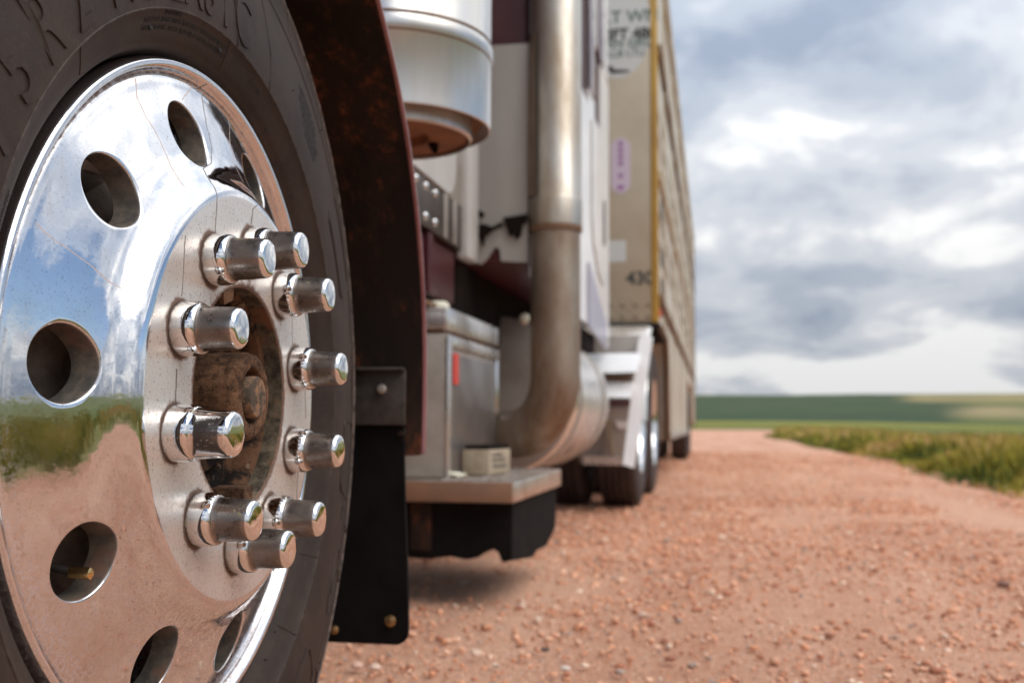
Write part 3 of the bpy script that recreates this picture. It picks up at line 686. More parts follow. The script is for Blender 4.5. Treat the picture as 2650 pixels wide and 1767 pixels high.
arc_text('1 7 2 8', 8.0, 0.50, 0.008, 0.0005, M['emboss'])
arc_text('E11 0034', -18.0, 0.435, 0.010, 0.0005, M['print'], 1.0, 'sidewall_print')
me_ = bm = None
bm = bmesh.new(); ne = 420; ringpts = []
for k in range(ne + 1):
    a_ = 2 * PI * (k % ne) / ne; jr = 0.0006 * math.sin(a_ * 57) + random.uniform(-0.0004, 0.0004) if k < ne else None
    if k == ne: ringpts.append(ringpts[0]); break
    ringpts.append(W((0.5448 + jr) * math.cos(a_), (0.5448 + jr) * math.sin(a_), -0.0632))
add_tube(bm, ringpts, 0.0021, 6, False)
from_bm('worn_shoulder_edge', bm, mat_simple('scuffed_tyre_edge', (0.20, 0.15, 0.13), 0.8, 0.0, (0.05, 0.036, 0.030), 70, 0.42, 0.62), rim)
# moulded ribs, wear bars and oval wells of the sidewall
def ridge(pts, rad_, name='sidewall_ridge', mat=None):
    return tube(name, [W(r_ * math.cos(math.radians(a_)), r_ * math.sin(math.radians(a_)), side_w(r_) + 0.0002) for r_, a_ in pts], rad_, mat or M['tyre'], rim, 6)
for a_ in (85.5, 132.5, 50, 38, -33, -50, 200):
    ridge([(0.334 + (0.36 - 0.334) * k / 5, a_ + 0.25 * k) for k in range(6)], 0.0005)
def arcpts(r_, a0, a1, n=24): return [(r_, a0 + (a1 - a0) * k / n) for k in range(n + 1)]
for (a0, a1) in ((36.5, 20), (-3, -16), (-46, -60)):
    lo, hi = 0.402, 0.470
    pts = arcpts(hi, a0 - 1, a1 + 1) + [(hi - 0.008, a1), (lo + 0.008, a1)] + arcpts(lo, a1 + 1, a0 - 1) + [(lo + 0.008, a0), (hi - 0.008, a0), (hi, a0 - 1)]
    ridge(pts, 0.0019)
for a_ in (47.0, 14.0, -20.0, -27.5, -44.0, 62.0):
    ridge([(0.478, a_), (0.498, a_ + 1.0), (0.520, a_ + 0.6), (0.538, a_ + 0.6)], 0.0016)
for a_ in (84, 70):
    ridge([(0.362, a_), (0.40, a_ + 2.0), (0.45, a_ + 5.0), (0.476, a_ + 5.2)], 0.0012)
for a_, r_ in ((-30.5, 0.452), (5.0, 0.475), (-62, 0.455)):
    bm = bmesh.new()
    for q, (ra, rb, hh) in enumerate(((0.043, 0.019, 0.0010), (0.017, 0.0065, 0.0012))):
        pp = []
        for k in range(49):
            t = 2 * PI * k / 48; pp.append((r_ + rb * math.sin(t), a_ + math.degrees(ra / r_) * math.cos(t)))
        add_tube(bm, [W(x_ * math.cos(math.radians(y_)), x_ * math.sin(math.radians(y_)), side_w(x_)) for x_, y_ in pp], hh * 1.3, 6, False)
    from_bm('sidewall_oval', bm, M['tyre'], rim)
for a_, r_ in ((111.9, 0.3455), (88.6, 0.3475)):
    Fp = frame(W(r_ * math.cos(math.radians(a_)), r_ * math.sin(math.radians(a_)), side_w(r_)), NN, TT)
    lathe('sidewall_stud', [(0.0036, -0.001), (0.0036, 0.0005), (0.0028, 0.0010), (0.0020, 0.0004), (0, 0.0004)], Fp, M['print'], rim, 20)
bm = bmesh.new()
for q in range(26):
    a_ = math.radians(random.uniform(0, 360)); r_ = random.choice([0.335, 0.37, 0.41, 0.49, 0.3335])
    p = W(r_ * math.cos(a_), r_ * math.sin(a_), side_w(r_)); add_tube(bm, [p, p + NN * random.uniform(0.001, 0.004)], 0.0007, 6)
from_bm('vent_spews', bm, M['print'], rim, kind='stuff')

# --- hub
def mat_hubplate():
    m = NT('grimy_hub_plate')
    a = m.ramp(m.noise(26, 6, 0.7), 0.46, 0.56)
    base = m.mix(a, (0.012, 0.008, 0.006), (0.13, 0.062, 0.032))
    base = m.mix(m.ramp(m.noise(60, 4, 0.7, off=(3, 3, 3)), 0.58, 0.64), base, (0.20, 0.13, 0.085))
    m.bump(m.noise(90, 5, 0.7), 0.6, 0.003)
    return m.out(base, 0.85, 0.0, 0.25)
M['hubplate'] = mat_hubplate()
lathe('hub_bore_plate', [(0.1040, -0.018), (0.0985, -0.020), (0.0960, -0.026), (0.0955, -0.040), (0.082, -0.042), (0.080, -0.050), (0.074, -0.050), (0.072, -0.040), (0.060, -0.044), (0.052, -0.052), (0.040, -0.056)], W, M['hubplate'], rim, 96)
bm = add_lathe(bmesh.new(), [(0.0425, -0.075), (0.0425, -0.01), (0.0425, 0.003), (0.0405, 0.0090), (0.0370, 0.0112), (0.0285, 0.0112), (0.0265, 0.0095), (0.0258, -0.004), (0, -0.004)], W, 96)
bmesh.ops.subdivide_edges(bm, edges=[e_ for e_ in bm.edges if e_.calc_length() > 0.012], cuts=3, use_grid_fill=True)
for v in bm.verts: v.co += Vector([random.uniform(-1, 1) for _ in range(3)]) * 0.00035
from_bm('hub_nose', bm, M['hub'], rim, 60)
lathe('axle_cap', [(0.0203, -0.003), (0.0203, 0.0135), (0.0188, 0.0158), (0.0150, 0.0165), (0.0060, 0.0155), (0.004, 0.0162), (0, 0.0162)], frame(W(0, -0.0005, 0), NN, TT), mat_simple('dusty_axle_cap', (0.075, 0.055, 0.038), 0.8, 0.2, (0.30, 0.16, 0.085), 90, 0.45, 0.6, bump=0.5), rim, 48)
bm = bmesh.new(); Fb = frame(W(0.064, 0.008, -0.02), NN, TT)
for (u0, u1, v0, v1, w0, w1) in ((-0.006, 0.006, -0.02, 0.026, -0.012, 0.004), (-0.006, 0.014, 0.022, 0.027, -0.014, 0.006)):
    add_prism(bm, [(u0, v0), (u1, v0), (u1, v1), (u0, v1)], Fb, w0, w1)
bmesh.ops.bevel(bm, geom=list(bm.edges), offset=0.0012, segments=2, affect='EDGES')
from_bm('hub_retainer', bm, M['hub'], rim)
prism('pilot_tab', [(-0.012, 0), (0.012, 0), (0.010, 0.012), (-0.011, 0.010)], frame(W(0.014, -0.098, -0.002), NN, TT), -0.03, 0.004, M['hub'], rim)
prism('pilot_tab', [(-0.012, -0.002), (0.010, 0.004), (0.011, -0.006), (-0.010, -0.013)], frame(W(-0.040, 0.0965, 0.0), NN, TT), -0.012, 0.0015, M['hub'], rim)
# brake drum, disc back and valve behind the hand holes
lathe('brake_drum', [(0.110, -0.075), (0.185, -0.078), (0.196, -0.084), (0.212, -0.100), (0.216, -0.150), (0.222, -0.155), (0.222, -0.29)], W, mat_simple('rusty_brake_drum', (0.42, 0.33, 0.27), 0.6, 0.2, (0.16, 0.11, 0.085), 22, bump=0.4), rim, 96)
tube('valve_stem', [W(-0.206, -0.118, -0.115), W(-0.206, -0.128, -0.085), W(-0.205, -0.138, -0.064), W(-0.2045, -0.1415, -0.0465)], [0.0035, 0.0038, 0.0036, 0.0030], M['steel'], rim, 16)
tube('valve_cap', [W(-0.2045, -0.1413, -0.050), W(-0.2040, -0.1417, -0.040), W(-0.2038, -0.1418, -0.0335), W(-0.2038, -0.1418, -0.0325)], [0.0048, 0.0048, 0.0046, 0.003], M['brass'], rim, 20)
Fw = frame(W(-0.268, -0.012, -0.075), NN, TT)
prism('wheel_weight', [(-0.012, -0.022), (0.006, -0.022), (0.006, 0.022), (-0.012, 0.022)], Fw, -0.012, 0.0, M['boxwall'], rim)

# --- lug nut covers
def nut_mesh(name, r_tip, r_bar, L, clean=False):
    F0 = frame((0, 0, 0), (0, 0, 1), (1, 0, 0))
    p = [(0.0225, -0.001), (0.0235, 0.0000), (0.0236, 0.0100)] + [(r_bar + 0.0006 + (0.0236 - r_bar - 0.0006) * math.cos(PI / 2 * k / 9) ** 0.9, 0.0100 + 0.0115 * math.sin(PI / 2 * k / 9)) for k in range(1, 9)] + [(r_bar + .0004, 0.0218), (r_bar, 0.0228)]
    p += [(r_bar + (r_tip - r_bar) * k / 6, 0.0225 + (L - 0.0045 - 0.0225) * k / 6) for k in range(1, 7)]
    p += [(r_tip - 0.0003, L - 0.0032), (r_tip - 0.0009, L - 0.0018), (r_tip - 0.0019, L - 0.0006), (r_tip - 0.0030, L), (r_tip * 0.66, L + 0.0003), (r_tip * 0.33, L + 0.0007), (0, L + 0.0009)]
    bm = add_lathe(bmesh.new(), p, F0, 72); bmesh.ops.recalc_face_normals(bm, faces=bm.faces)
    me = bpy.data.meshes.new(name); bm.to_mesh(me); bm.free()
    zc = verts_of(me)[:, 2]; fattr(me, 'barrel', (sstep(0.0195, 0.022, zc) * (1 - sstep(L - 0.0045, L - 0.003, zc))) + 0.62 * (zc < 0.0098))
    me.materials.append(M['nut_clean'] if clean else M['nut']); smooth(me, 30); return me
nm = nut_mesh('lug_nut_cover', 0.0179, 0.0191, 0.0550); nmc = nut_mesh('lug_nut_cover_clean', 0.0190, 0.0207, 0.0550, True)
for k in range(10):
    a = NUT0 - k * PI / 5; p = W(0.142875 * math.cos(a), 0.142875 * math.sin(a), 0.0003)
    b = (NN + Vector([random.uniform(-.012, .012) for _ in range(3)])).normalized()
    t_ = TT.copy(); t_ = (t_ - b * t_.dot(b)).normalized(); c_ = b.cross(t_)
    rot = Matrix((t_, c_, b)).transposed().to_4x4() @ Matrix.Rotation(random.uniform(0, 6), 4, 'Z')
    m4 = Matrix.Translation(p) @ rot
    if k == 8: m4 = m4 @ Matrix.Diagonal((1.03, 1.03, 1.0, 1))
    o = bpy.data.objects.new('lug_nut_cover', nmc if k == 8 else nm); col.objects.link(o)
    o.parent = rim; o.matrix_basis = m4; WM[o.name] = m4
    if k == 8: o['label'] = 'cleanest, flared mirror bright lug nut cover'

# --- fender: inner rusted sheet, lip and painted body
FC = (0.985, 0.525)
def farc(R, a0, a1, n): return [(FC[0] + R * math.cos(math.radians(a0 + (a1 - a0) * k / n)), FC[1] + R * math.sin(math.radians(a0 + (a1 - a0) * k / n))) for k in range(n + 1)]
FX = frame((0, 0, 0), (1, 0, 0), (0, 1, 0))       # u=Y, v=Z, w=X
def Rf(a): return 0.690 + 0.008 * math.cos(math.radians(a * 2))
angs = [-6 + k * (158 / 64) for k in range(65)]
def fpt(a, dR, X=None): r_ = Rf(a) + dR; return (FC[0] + r_ * math.cos(math.radians(a)), FC[1] + r_ * math.sin(math.radians(a)))
lipx = lambda a: -0.474 + 0.010 * math.sin(math.radians(max(a, 0)))
bm = bmesh.new(); rings = []
for a in angs:
    (y0, z0), (y1, z1) = fpt(a, 0.0), fpt(a, 0.008); xl = lipx(a)
    rings.append([bm.verts.new(q) for q in ((-1.25, y0, z0), (-0.9, y0, z0), (xl - 0.012, y0, z0), (xl, y0 - 0.001, z0 - 0.001), (xl, y1, z1), (-1.25, y1, z1))])
for A, B in zip(rings, rings[1:]):
    for k in range(6): bm.faces.new((A[k], A[(k + 1) % 6], B[(k + 1) % 6], B[k]))
bm.faces.new(rings[0]); bm.faces.new(rings[-1])
from_bm('fender_liner', bm, M['rust'], truck, 40)
tube('fender_lip', [(lipx(a) + 0.002, *fpt(a, 0.004)) for a in angs], 0.0045, mat_simple('lip_highlight_pink', (0.26, 0.10, 0.10), 0.3, 0.0, (0.14, 0.03, 0.03), 14, coat=0.6), truck, 10)  # pink highlight along the lip is put into its base colour
bm = bmesh.new(); rings = []
for a in angs:
    y0, z0 = fpt(a, 0.010); y1, z1 = fpt(a, 0.030); y2, z2 = fpt(a, 0.060 + 0.03 * math.sin(math.radians(max(a, 0)))); y3, z3 = fpt(a, 0.085); y4, z4 = fpt(a, 0.09)
    rings.append([bm.verts.new(q) for q in ((lipx(a) - 0.002, y0, z0), (lipx(a) - 0.010, y1, z1), (-0.52, y2, z2), (-0.62, y3, z3), (-1.2, y4, z4), (-1.2, y0, z0))])
for A, B in zip(rings, rings[1:]):
    for k in range(6): bm.faces.new((A[k], A[(k + 1) % 6], B[(k + 1) % 6], B[k]))
bm.faces.new(rings[0]); bm.faces.new(rings[-1])
from_bm('fender', bm, M['maroon'], truck, 60)
box('hood', -2.0, -0.98, 0.15, 2.75, 0.92, 1.62, M['maroon'], truck, 0.05)
box('bumper', -2.45, -0.45, -0.35, -0.15, 0.30, 0.72, M['mirror'], truck, 0.03)
# bracket and mud flap
fl = box('flap_bracket', -0.95, -0.492, 1.648, 1.656, 0.497, 0.584, M['steel'], truck, 0.002)
box('bracket_flange', -0.95, -0.492, 1.628, 1.650, 0.582, 0.587, M['steel'], truck, 0.0015)
for (xs, ys_) in ((877, 893),):
    p = P(xs, ys_, Y=1.646); lathe('bolt_head', [(0.008, 0), (0.008, 0.003), (0.005, 0.007), (0, 0.008)], frame(p, (0, -1, 0), (1, 0, 0)), M['boxwall'], fl, 16)
bm = bmesh.new()
yb, Xr, Xl, zb, zt = 1.672, -0.494, -1.12, 0.155, 0.520
out_ = [(Xl, zt), (Xl, zb)] + [(Xr - 0.02 + 0.02 * math.sin(t), zb + 0.02 - 0.02 * math.cos(t)) for t in [PI / 2 * k / 6 for k in range(7)]]
zs_ = np.linspace(zb + 0.022, zt, 16)
out_ += [(Xr, z) for z in zs_]
poly = [(x_, z_) for x_, z_ in out_]
Ff = frame((0, yb, 0), (0, -1, 0), (1, 0, 0))
add_prism(bm, poly, lambda u, v, w: Vector((u + 0.004 * math.sin(v * 9), yb + 0.004 - w + 0.006 * math.sin(v * 7 + 1), v + 0.003 * (u + 0.5))), 0, 0.008)
flap = from_bm('mud_flap', bm, M['flap'], truck, 30)
for (xs, ys_, s_) in ((897, 1425, 1.0), (768, 1445, 0.8), (922, 995, 1.0)):
    p = P(xs, ys_, Y=1.668); lathe('bolt_head', [(0.009 * s_, 0), (0.009 * s_, 0.002), (0.0045 * s_, 0.004), (0.0045 * s_, 0.009), (0, 0.010)], frame(p, (0, -1, 0), (1, 0, 0)), M['bolt'] if ys_ != 995 else M['rust'], flap, 14)
box('frame_rail', -1.35, -1.20, 0.2, 8.4, 0.62, 0.88, M['dark'], truck, 0.005)
box('frame_rail', -2.10, -1.95, 0.2, 8.4, 0.62, 0.88, M['dark'], truck, 0.005)
box('engine_underside', -1.95, -1.28, 0.4, 2.9, 0.45, 1.0, M['dark'], truck, 0.03)
tube('front_axle', [(-2.5, 0.985, 0.47), (-0.60, 0.985, 0.47)], 0.06, M['dark'], truck)

# --- air cleaner canister
AC = (-0.695, 2.19); Fz = frame((AC[0], AC[1], 0), (0, 0, 1), (1, 0, 0))
can = lathe('air_cleaner', [(0.185, 1.150), (0.2120, 1.118), (0.2145, 1.120), (0.2150, 1.128), (0.2150, 1.262), (0.2190, 1.268), (0.2190, 1.290), (0.2150, 1.296), (0.2150, 2.05), (0.20, 2.10), (0, 2.11)], Fz, M['cyl'], truck, 96)
for zr in (1.262, 1.297): lathe('canister_seam', [(0.2155, zr), (0.2172, zr + 0.003), (0.2155, zr + 0.006)], Fz, M['brown'], can, 96)
lathe('canister_base_ring', [(0.176, 1.155), (0.176, 1.100), (0.171, 1.096), (0.168, 1.100), (0.168, 1.155)], Fz, M['cyl'], can, 72)
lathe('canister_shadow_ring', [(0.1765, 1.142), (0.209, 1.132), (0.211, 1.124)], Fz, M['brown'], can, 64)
lathe('canister_pan', [(0.1685, 1.106), (0.155, 1.103), (0.085, 1.103), (0.080, 1.112), (0.074, 1.118), (0, 1.118)], Fz, M['tan'], can, 64)
tube('canister_drain', [(AC[0] + 0.08, AC[1] + 0.06, 1.105), (AC[0] + 0.085, AC[1] + 0.062, 1.083)], [0.012, 0.006], M['dark'], can, 10)
box('canister_bracket', -1.0, -0.80, 2.15, 2.23, 1.5, 1.56, M['mirror'], can, 0.004)

# --- cab
cab = box('cab_body', -2.25, -0.83, 2.45, 3.60, 1.037, 2.75, M['maroon'], truck, 0.04)
prism('cab_side_panel', [(2.47, 1.75), (2.47, 1.185), (3.12, 1.185)] + arc(3.12, 1.285, 0.10, -90, 0, 8)[1:] + [(3.22, 1.75)], FX, -0.832, -0.806, M['white'], cab)
box('cab_panel_backing', -0.832, -0.815, 2.46, 3.33, 1.183, 1.76, M['boxwall'], cab, 0.002)
box('corner_post', -0.832, -0.790, 3.33, 3.47, 1.02, 1.80, M['white'], cab, 0.01)
strip = box('rivet_strip', -0.832, -0.812, 2.46, 3.325, 1.045, 1.181, M['darkstrip'], cab, 0.002)
rv = None
for z_ in (1.158, 1.073):
    for k in range(6):
        if rv is None:
            rv = lathe('rivet', [(0.012, 0), (0.0105, 0.004), (0.006, 0.007), (0, 0.0075)], frame((0, 0, 0), (1, 0, 0), (0, 1, 0)), M['mirror'], strip, 16); rvm = rv.data
        else:
            rv = bpy.data.objects.new('rivet', rvm); col.objects.link(rv); rv.parent = strip; rv.matrix_parent_inverse = Matrix.Identity(4)
        rv.matrix_basis = Matrix.Translation((-0.812, 2.50 + 0.100 * k, z_))
for y_ in (3.09, 3.20): box('strip_divider', -0.812, -0.806, y_, y_ + 0.030, 1.046, 1.18, M['boxwall'], strip, 0.001)
box('cab_sill', -0.862, -0.828, 2.46, 3.30, 0.868, 1.034, M['maroon'], cab, 0.01)
box('sill_rib', -0.828, -0.815, 2.95, 3.00, 0.87, 1.038, M['maroon'], cab, 0.004)
box('under_cab_shade', -1.22, -0.865, 2.5, 5.9, 0.80, 1.035, M['dark'], truck, 0.005)  # dark box added to stand for the shade below cab and sleeper
box('cab_step_rod', -0.835, -0.822, 2.95, 3.42, 0.835, 0.848, M['brown'], truck, 0.003)
# --- sleeper
sl = box('sleeper_body', -2.42, -0.655, 3.62, 6.12, 1.04, 3.6, M['maroon'], truck, 0.03)
prism('sleeper_front_panel', [(-0.652, 1.80), (-0.835, 1.80), (-0.835, 1.055), (-0.815, 1.040), (-0.79, 1.060), (-0.765, 1.098), (-0.748, 1.092), (-0.744, 1.050), (-0.70, 1.046), (-0.652, 1.044)], frame((0, 3.618, 0), (0, -1, 0), (1, 0, 0)), 0.0, 0.012, M['skirt'], sl)
prism('sleeper_side_panel', [(3.64, 1.00), (5.55, 0.965), (5.98, 0.93), (6.13, 0.93), (6.13, 2.42), (5.72, 2.42), (5.72, 2.05), (5.45, 2.05), (5.45, 3.0), (5.2, 3.0), (5.2, 2.05), (3.64, 2.05)], FX, -0.652, -0.640, M['whitepaint'], sl)
for (y0, y1, z0) in ((5.20, 5.42, 2.13), (5.62, 5.86, 2.44)): box('sleeper_side_stripe', -0.652, -0.634, y0, y1, z0, 3.5, M['lip'], sl, 0.003)
box('sleeper_side_stripe', -0.652, -0.641, 5.9, 6.13, 2.44, 3.5, M['whitepaint'], sl, 0.003)
box('sleeper_side_stripe', -0.652, -0.641, 5.43, 5.6, 2.45, 3.5, M['whitepaint'], sl, 0.003)
box('vent_slot', -0.640, -0.636, 5.84, 5.93, 1.47, 1.71, M['darkstrip'], sl, 0.002)
tube('side_door_seam', [(-0.639, 5.30, 2.0), (-0.639, 5.30, 1.55), (-0.639, 5.36, 1.40), (-0.639, 5.55, 1.28), (-0.639, 5.8, 1.24)], 0.006, M['boxwall'], sl, 8)
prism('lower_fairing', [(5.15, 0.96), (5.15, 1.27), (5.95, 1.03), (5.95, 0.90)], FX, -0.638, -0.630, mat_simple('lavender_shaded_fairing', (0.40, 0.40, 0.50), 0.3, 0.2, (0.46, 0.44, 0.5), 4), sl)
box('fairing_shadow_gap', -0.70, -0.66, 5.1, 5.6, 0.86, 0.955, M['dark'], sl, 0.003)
# torn bracket, hose and flaking remains on the panel
def rag(name, ctr, X_, pts, mat, th=0.006, par=None):
    return prism(name, pts, frame(ctr, (0, -1, 0), (1, 0, 0)), 0, th, mat, par)
random.seed(3)
def torn(x0, x1, y, n, amp): return [(x0 + (x1 - x0) * k / n, y + random.uniform(-amp, amp)) for k in range(n + 1)]
hang = rag('torn_black_bracket', (0, 3.600, 0), 0, [(-0.735, 1.195), (-0.652, 1.205), (-0.652, 1.180), (-0.668, 1.170), (-0.672, 1.135), (-0.690, 1.120), (-0.697, 1.140), (-0.712, 1.130), (-0.722, 1.160)], M['dark'], 0.01, sl)
rag('black_hose', (0, 3.592, 0), 0, [(-0.830, 1.170), (-0.80, 1.175), (-0.77, 1.165), (-0.735, 1.180), (-0.735, 1.165), (-0.77, 1.150), (-0.795, 1.130), (-0.800, 1.095), (-0.812, 1.12), (-0.826, 1.15)], M['dark'], 0.008, sl)
rag('black_hose', (0, 3.592, 0), 0, [(-0.833, 1.225), (-0.815, 1.225), (-0.795, 1.208), (-0.806, 1.195), (-0.833, 1.200)], M['dark'], 0.008, sl)
rag('corner_bracket', (0, 3.50, 0), 0, [(-0.885, 1.185), (-0.862, 1.17), (-0.838, 1.195), (-0.838, 1.14), (-0.862, 1.115), (-0.872, 1.14)], M['dark'], 0.02, cab)
lathe('chrome_tank_vent', [(0.018, 0), (0.020, 0.02), (0.012, 0.03), (0, 0.03)], frame((-0.735, 4.0, 0.885), (0.2, -1, 0.3), (1, 0, 0)), M['paper'], truck, 14)

# --- exhaust stack and elbow
EX, EY, ER = -0.558, 3.62, 0.0875
Fe = frame((EX, EY, 0), (0, 0, 1), (1, 0, 0))
lathe('exhaust_stack', [(ER, 1.160), (ER + 0.0025, 1.163), (ER + 0.0025, 1.250), (ER + 0.001, 1.254), (ER, 1.256), (ER, 3.3), (ER - 0.006, 3.3), (ER - 0.006, 1.16)], Fe, M['exhaust_up'], truck, 64)
lathe('heat_shield', [(ER + 0.006, 1.26), (ER + 0.010, 1.27), (ER + 0.010, 1.72), (ER + 0.006, 1.80), (ER + 0.003, 1.82)], Fe, M['exhaust'], truck, 24, a0=math.radians(150), a1=math.radians(235))
lathe('exhaust_clamp', [(ER - 0.002, 1.143), (ER + 0.003, 1.146), (ER + 0.003, 1.160), (ER - 0.002, 1.162)], Fe, M['brown'], truck, 48)
pts = [(EX, EY, z_) for z_ in (1.145, 1.0, 0.9, 0.8, 0.72)]
BR = 0.200; zc = 0.663
for k in range(17):
    t = PI / 2 * k / 16; h_ = BR - BR * math.cos(t); pts.append((EX - 0.82 * h_, EY + 0.57 * h_, zc - BR * math.sin(t)))
pts += [(EX - 0.82 * (BR + 0.12), EY + 0.57 * (BR + 0.12), zc - BR), (EX - 0.82 * (BR + 0.32), EY + 0.57 * (BR + 0.32), zc - BR)]
tube('exhaust_elbow', pts, 0.0835, M['exhaust'], truck, 48)

# --- fuel tank
TK = (-0.885, 0.612, 0.313)
Ft_ = frame((TK[0], 4.20, TK[1]), (0, 1, 0), (1, 0, 0))
tank = lathe('fuel_tank', [(0, -0.030), (0.16, -0.026), (0.27, -0.012), (0.302, 0.0), (0.311, 0.012), (0.313, 0.03), (0.313, 1.27), (0.30, 1.29), (0.2, 1.32), (0, 1.33)], Ft_, M['satin'], truck, 96)
lathe('tank_end_cap', [(0, -0.034), (0.16, -0.030), (0.27, -0.016), (0.305, -0.003), (0.309, 0.004)], Ft_, M['darksatin'], tank, 96)
for y_ in (0.17, 1.02):
    lathe('tank_strap', [(0.314, y_), (0.320, y_ + 0.002), (0.320, y_ + 0.045), (0.314, y_ + 0.047)], Ft_, M['boxwall'], tank, 72)

# --- step deck, tool box
deck = box('step_deck', -1.15, -0.56, 2.90, 3.765, 0.287, 0.345, M['deck'], truck, 0.005)
box('deck_front_edge', -1.14, -0.563, 2.8985, 2.9005, 0.289, 0.342, M['groundtint'], deck, 0.0005)
for k in range(7): box('deck_tread_rib', -0.77 + 0.028 * k, -0.762 + 0.028 * k, 2.915, 3.75, 0.345, 0.3485, M['deck'], deck, 0.001)
BX, BY0, BY1, BZ0, BZ1 = -0.774, 3.0, 3.70, 0.347, 0.830
bxo = box('tool_box', -1.30, BX, BY0, BY1, BZ0, BZ1 - 0.075, M['boxwall'], truck, 0.006)
box('tool_box_lid', -1.30, BX + 0.004, BY0 - 0.003, BY1, BZ1 - 0.063, BZ1, M['satin'], bxo, 0.006)
box('lid_gap', -1.28, BX - 0.012, BY0 + 0.01, BY1 - 0.02, BZ1 - 0.076, BZ1 - 0.062, M['brown'], bxo, 0.001)
box('tool_box_corner_post', BX - 0.001, BX + 0.009, BY0 - 0.004, BY0 + 0.035, BZ0, BZ1 - 0.078, M['satin'], bxo, 0.004)
box('tool_box_top_rail', BX, BX + 0.008, BY0 + 0.037, BY1 - 0.002, BZ1 - 0.112, BZ1 - 0.080, M['satin'], bxo, 0.003)
box('tool_box_end_strip', BX, BX + 0.009, BY1 - 0.045, BY1, BZ0 + 0.18, BZ1 - 0.114, M['mirror'], bxo, 0.003)
bm = bmesh.new(); n = 14
gv = [[bm.verts.new((BX + 0.004 + 0.005 * math.sin(PI * i / n) * math.sin(PI * j / n) + 0.0015 * math.sin(i * 1.1 + j * 0.6), BY0 + 0.050 + (BY1 - BY0 - 0.1) * i / n, BZ0 + 0.01 + (BZ1 - 0.13 - BZ0 - 0.01) * j / n)) for j in range(n + 1)] for i in range(n + 1)]
for i in range(n):
    for j in range(n): bm.faces.new((gv[i][j], gv[i + 1][j], gv[i + 1][j + 1], gv[i][j + 1]))
from_bm('tool_box_door', bm, M['brushed'], bxo, 60)
box('warning_sticker', BX + 0.010, BX + 0.0115, BY0 + 0.037, BY0 + 0.098, 0.612, 0.702, M['red'], bxo, 0)
lathe('round_cap', [(0.032, 0), (0.036, 0.004), (0.036, 0.018), (0.028, 0.026), (0, 0.028)], frame((-0.83, 3.10, BZ1), (0, 0, 1), (1, 0, 0)), M['paper'], bxo, 24)
# torn rubber skirt and step bracket under the deck
random.seed(5)
poly = [(-1.2, 0.287), (-1.2, 0.130)] + [(-1.1 + 0.40 * k / 8, 0.130 + 0.006 * math.sin(k * 2)) for k in range(9)]
poly += [(-0.670, 0.134), (-0.645, 0.150), (-0.625, 0.158), (-0.612, 0.150), (-0.604, 0.128), (-0.592, 0.124), (-0.575, 0.130), (-0.575, 0.287)]
sk = prism('rubber_skirt', poly, frame((0, 2.965, 0), (0, -1, 0), (1, 0, 0)), 0, 0.010, M['flap'], truck)
poly = [(2.96, 0.287), (2.96, 0.128), (3.1, 0.116), (3.22, 0.104), (3.30, 0.100), (3.36, 0.112), (3.45, 0.108), (3.55, 0.106), (3.66, 0.13), (3.74, 0.15), (3.755, 0.287)]
prism('rubber_skirt', poly, FX, -0.585, -0.575, M['flap'], truck)
box('skirt_brace', -0.86, -0.80, 2.945, 2.955, 0.150, 0.285, M['rust'], sk, 0.002)
box('battery_tray', -1.15, -0.62, 2.98, 3.72, 0.16, 0.284, M['dark'], truck, 0.01)

# --- things lying on the deck
blk = thing('wooden_block', 'small weathered grey brown block with a dark top standing on the step deck', 'block', (-0.70, 3.2, 0.3485))
def rx(x, y, z, a=-0.12, c=(-0.70, 3.22)):
    dx, dy = x - c[0], y - c[1]; return (c[0] + dx * math.cos(a) - dy * math.sin(a), c[1] + dx * math.sin(a) + dy * math.cos(a), z)
bb = box('block_body', -0.748, -0.665, 3.13, 3.33, 0.3495, 0.424, M['card'], blk, 0.004, xf=rx)
box('block_dark_top', -0.744, -0.669, 3.134, 3.326, 0.4245, 0.437, M['flap'], blk, 0.003, xf=rx)
for k, zz0 in enumerate((0.372, 0.390, 0.405)): box('printed_line', -0.665, -0.6635, 3.16, 3.29 - 0.02 * k, zz0, zz0 + 0.006, M['ink'], blk, 0, xf=rx)
bm = bmesh.new(); bmesh.ops.create_icosphere(bm, subdivisions=3, radius=1)
random.seed(9)
for v in bm.verts: v.co = Vector((-0.765 + v.co.x * 0.035 * random.uniform(.7, 1.3), 3.06 + v.co.y * 0.03 * random.uniform(.7, 1.3), 0.353 + max(v.co.z, -0.4) * 0.008 * random.uniform(.4, 1.3)))
o = from_bm('crumpled_paper', bm, M['paper'], None, 20); o['label'] = 'crumpled cream scrap of paper on the step deck by the tool box'; o['category'] = 'litter'

# --- drive wheels
def drive_wheel(Yc, Xo):
    Fd = frame((Xo, Yc, 0.520), (1, 0, 0), (0, 1, 0))
    r_ = lathe('drive_wheel', [(0.10, -0.14), (0.16, -0.14), (0.20, -0.13), (0.255, -0.10), (0.280, -0.04), (0.296, -0.012), (0.306, -0.004), (0.320, 0.0), (0.324, -0.004), (0.324, -0.012), (0.30, -0.02), (0.29, -0.2)], Fd, M['mirror'], truck, 72)
    prof = [(0.322, -0.014), (0.345, 0.004), (0.38, 0.012), (0.44, 0.010), (0.49, 0.0), (0.510, -0.008), (0.516, -0.018)]
    for g0 in (-0.055, -0.095, -0.135, -0.175): prof += [(0.521, g0 + 0.006), (0.508, g0 + 0.004), (0.508, g0 - 0.004), (0.521, g0 - 0.006)]
    prof += [(0.516, -0.215), (0.49, -0.228), (0.40, -0.24), (0.322, -0.22)]
    for dx in (0.0, -0.32):
        Fq = frame((Xo + dx - 0.004, Yc, 0.520), (1, 0, 0), (0, 1, 0))
        lathe('tyre', prof, Fq, M['tyre_dark'], r_, 96)
    return r_
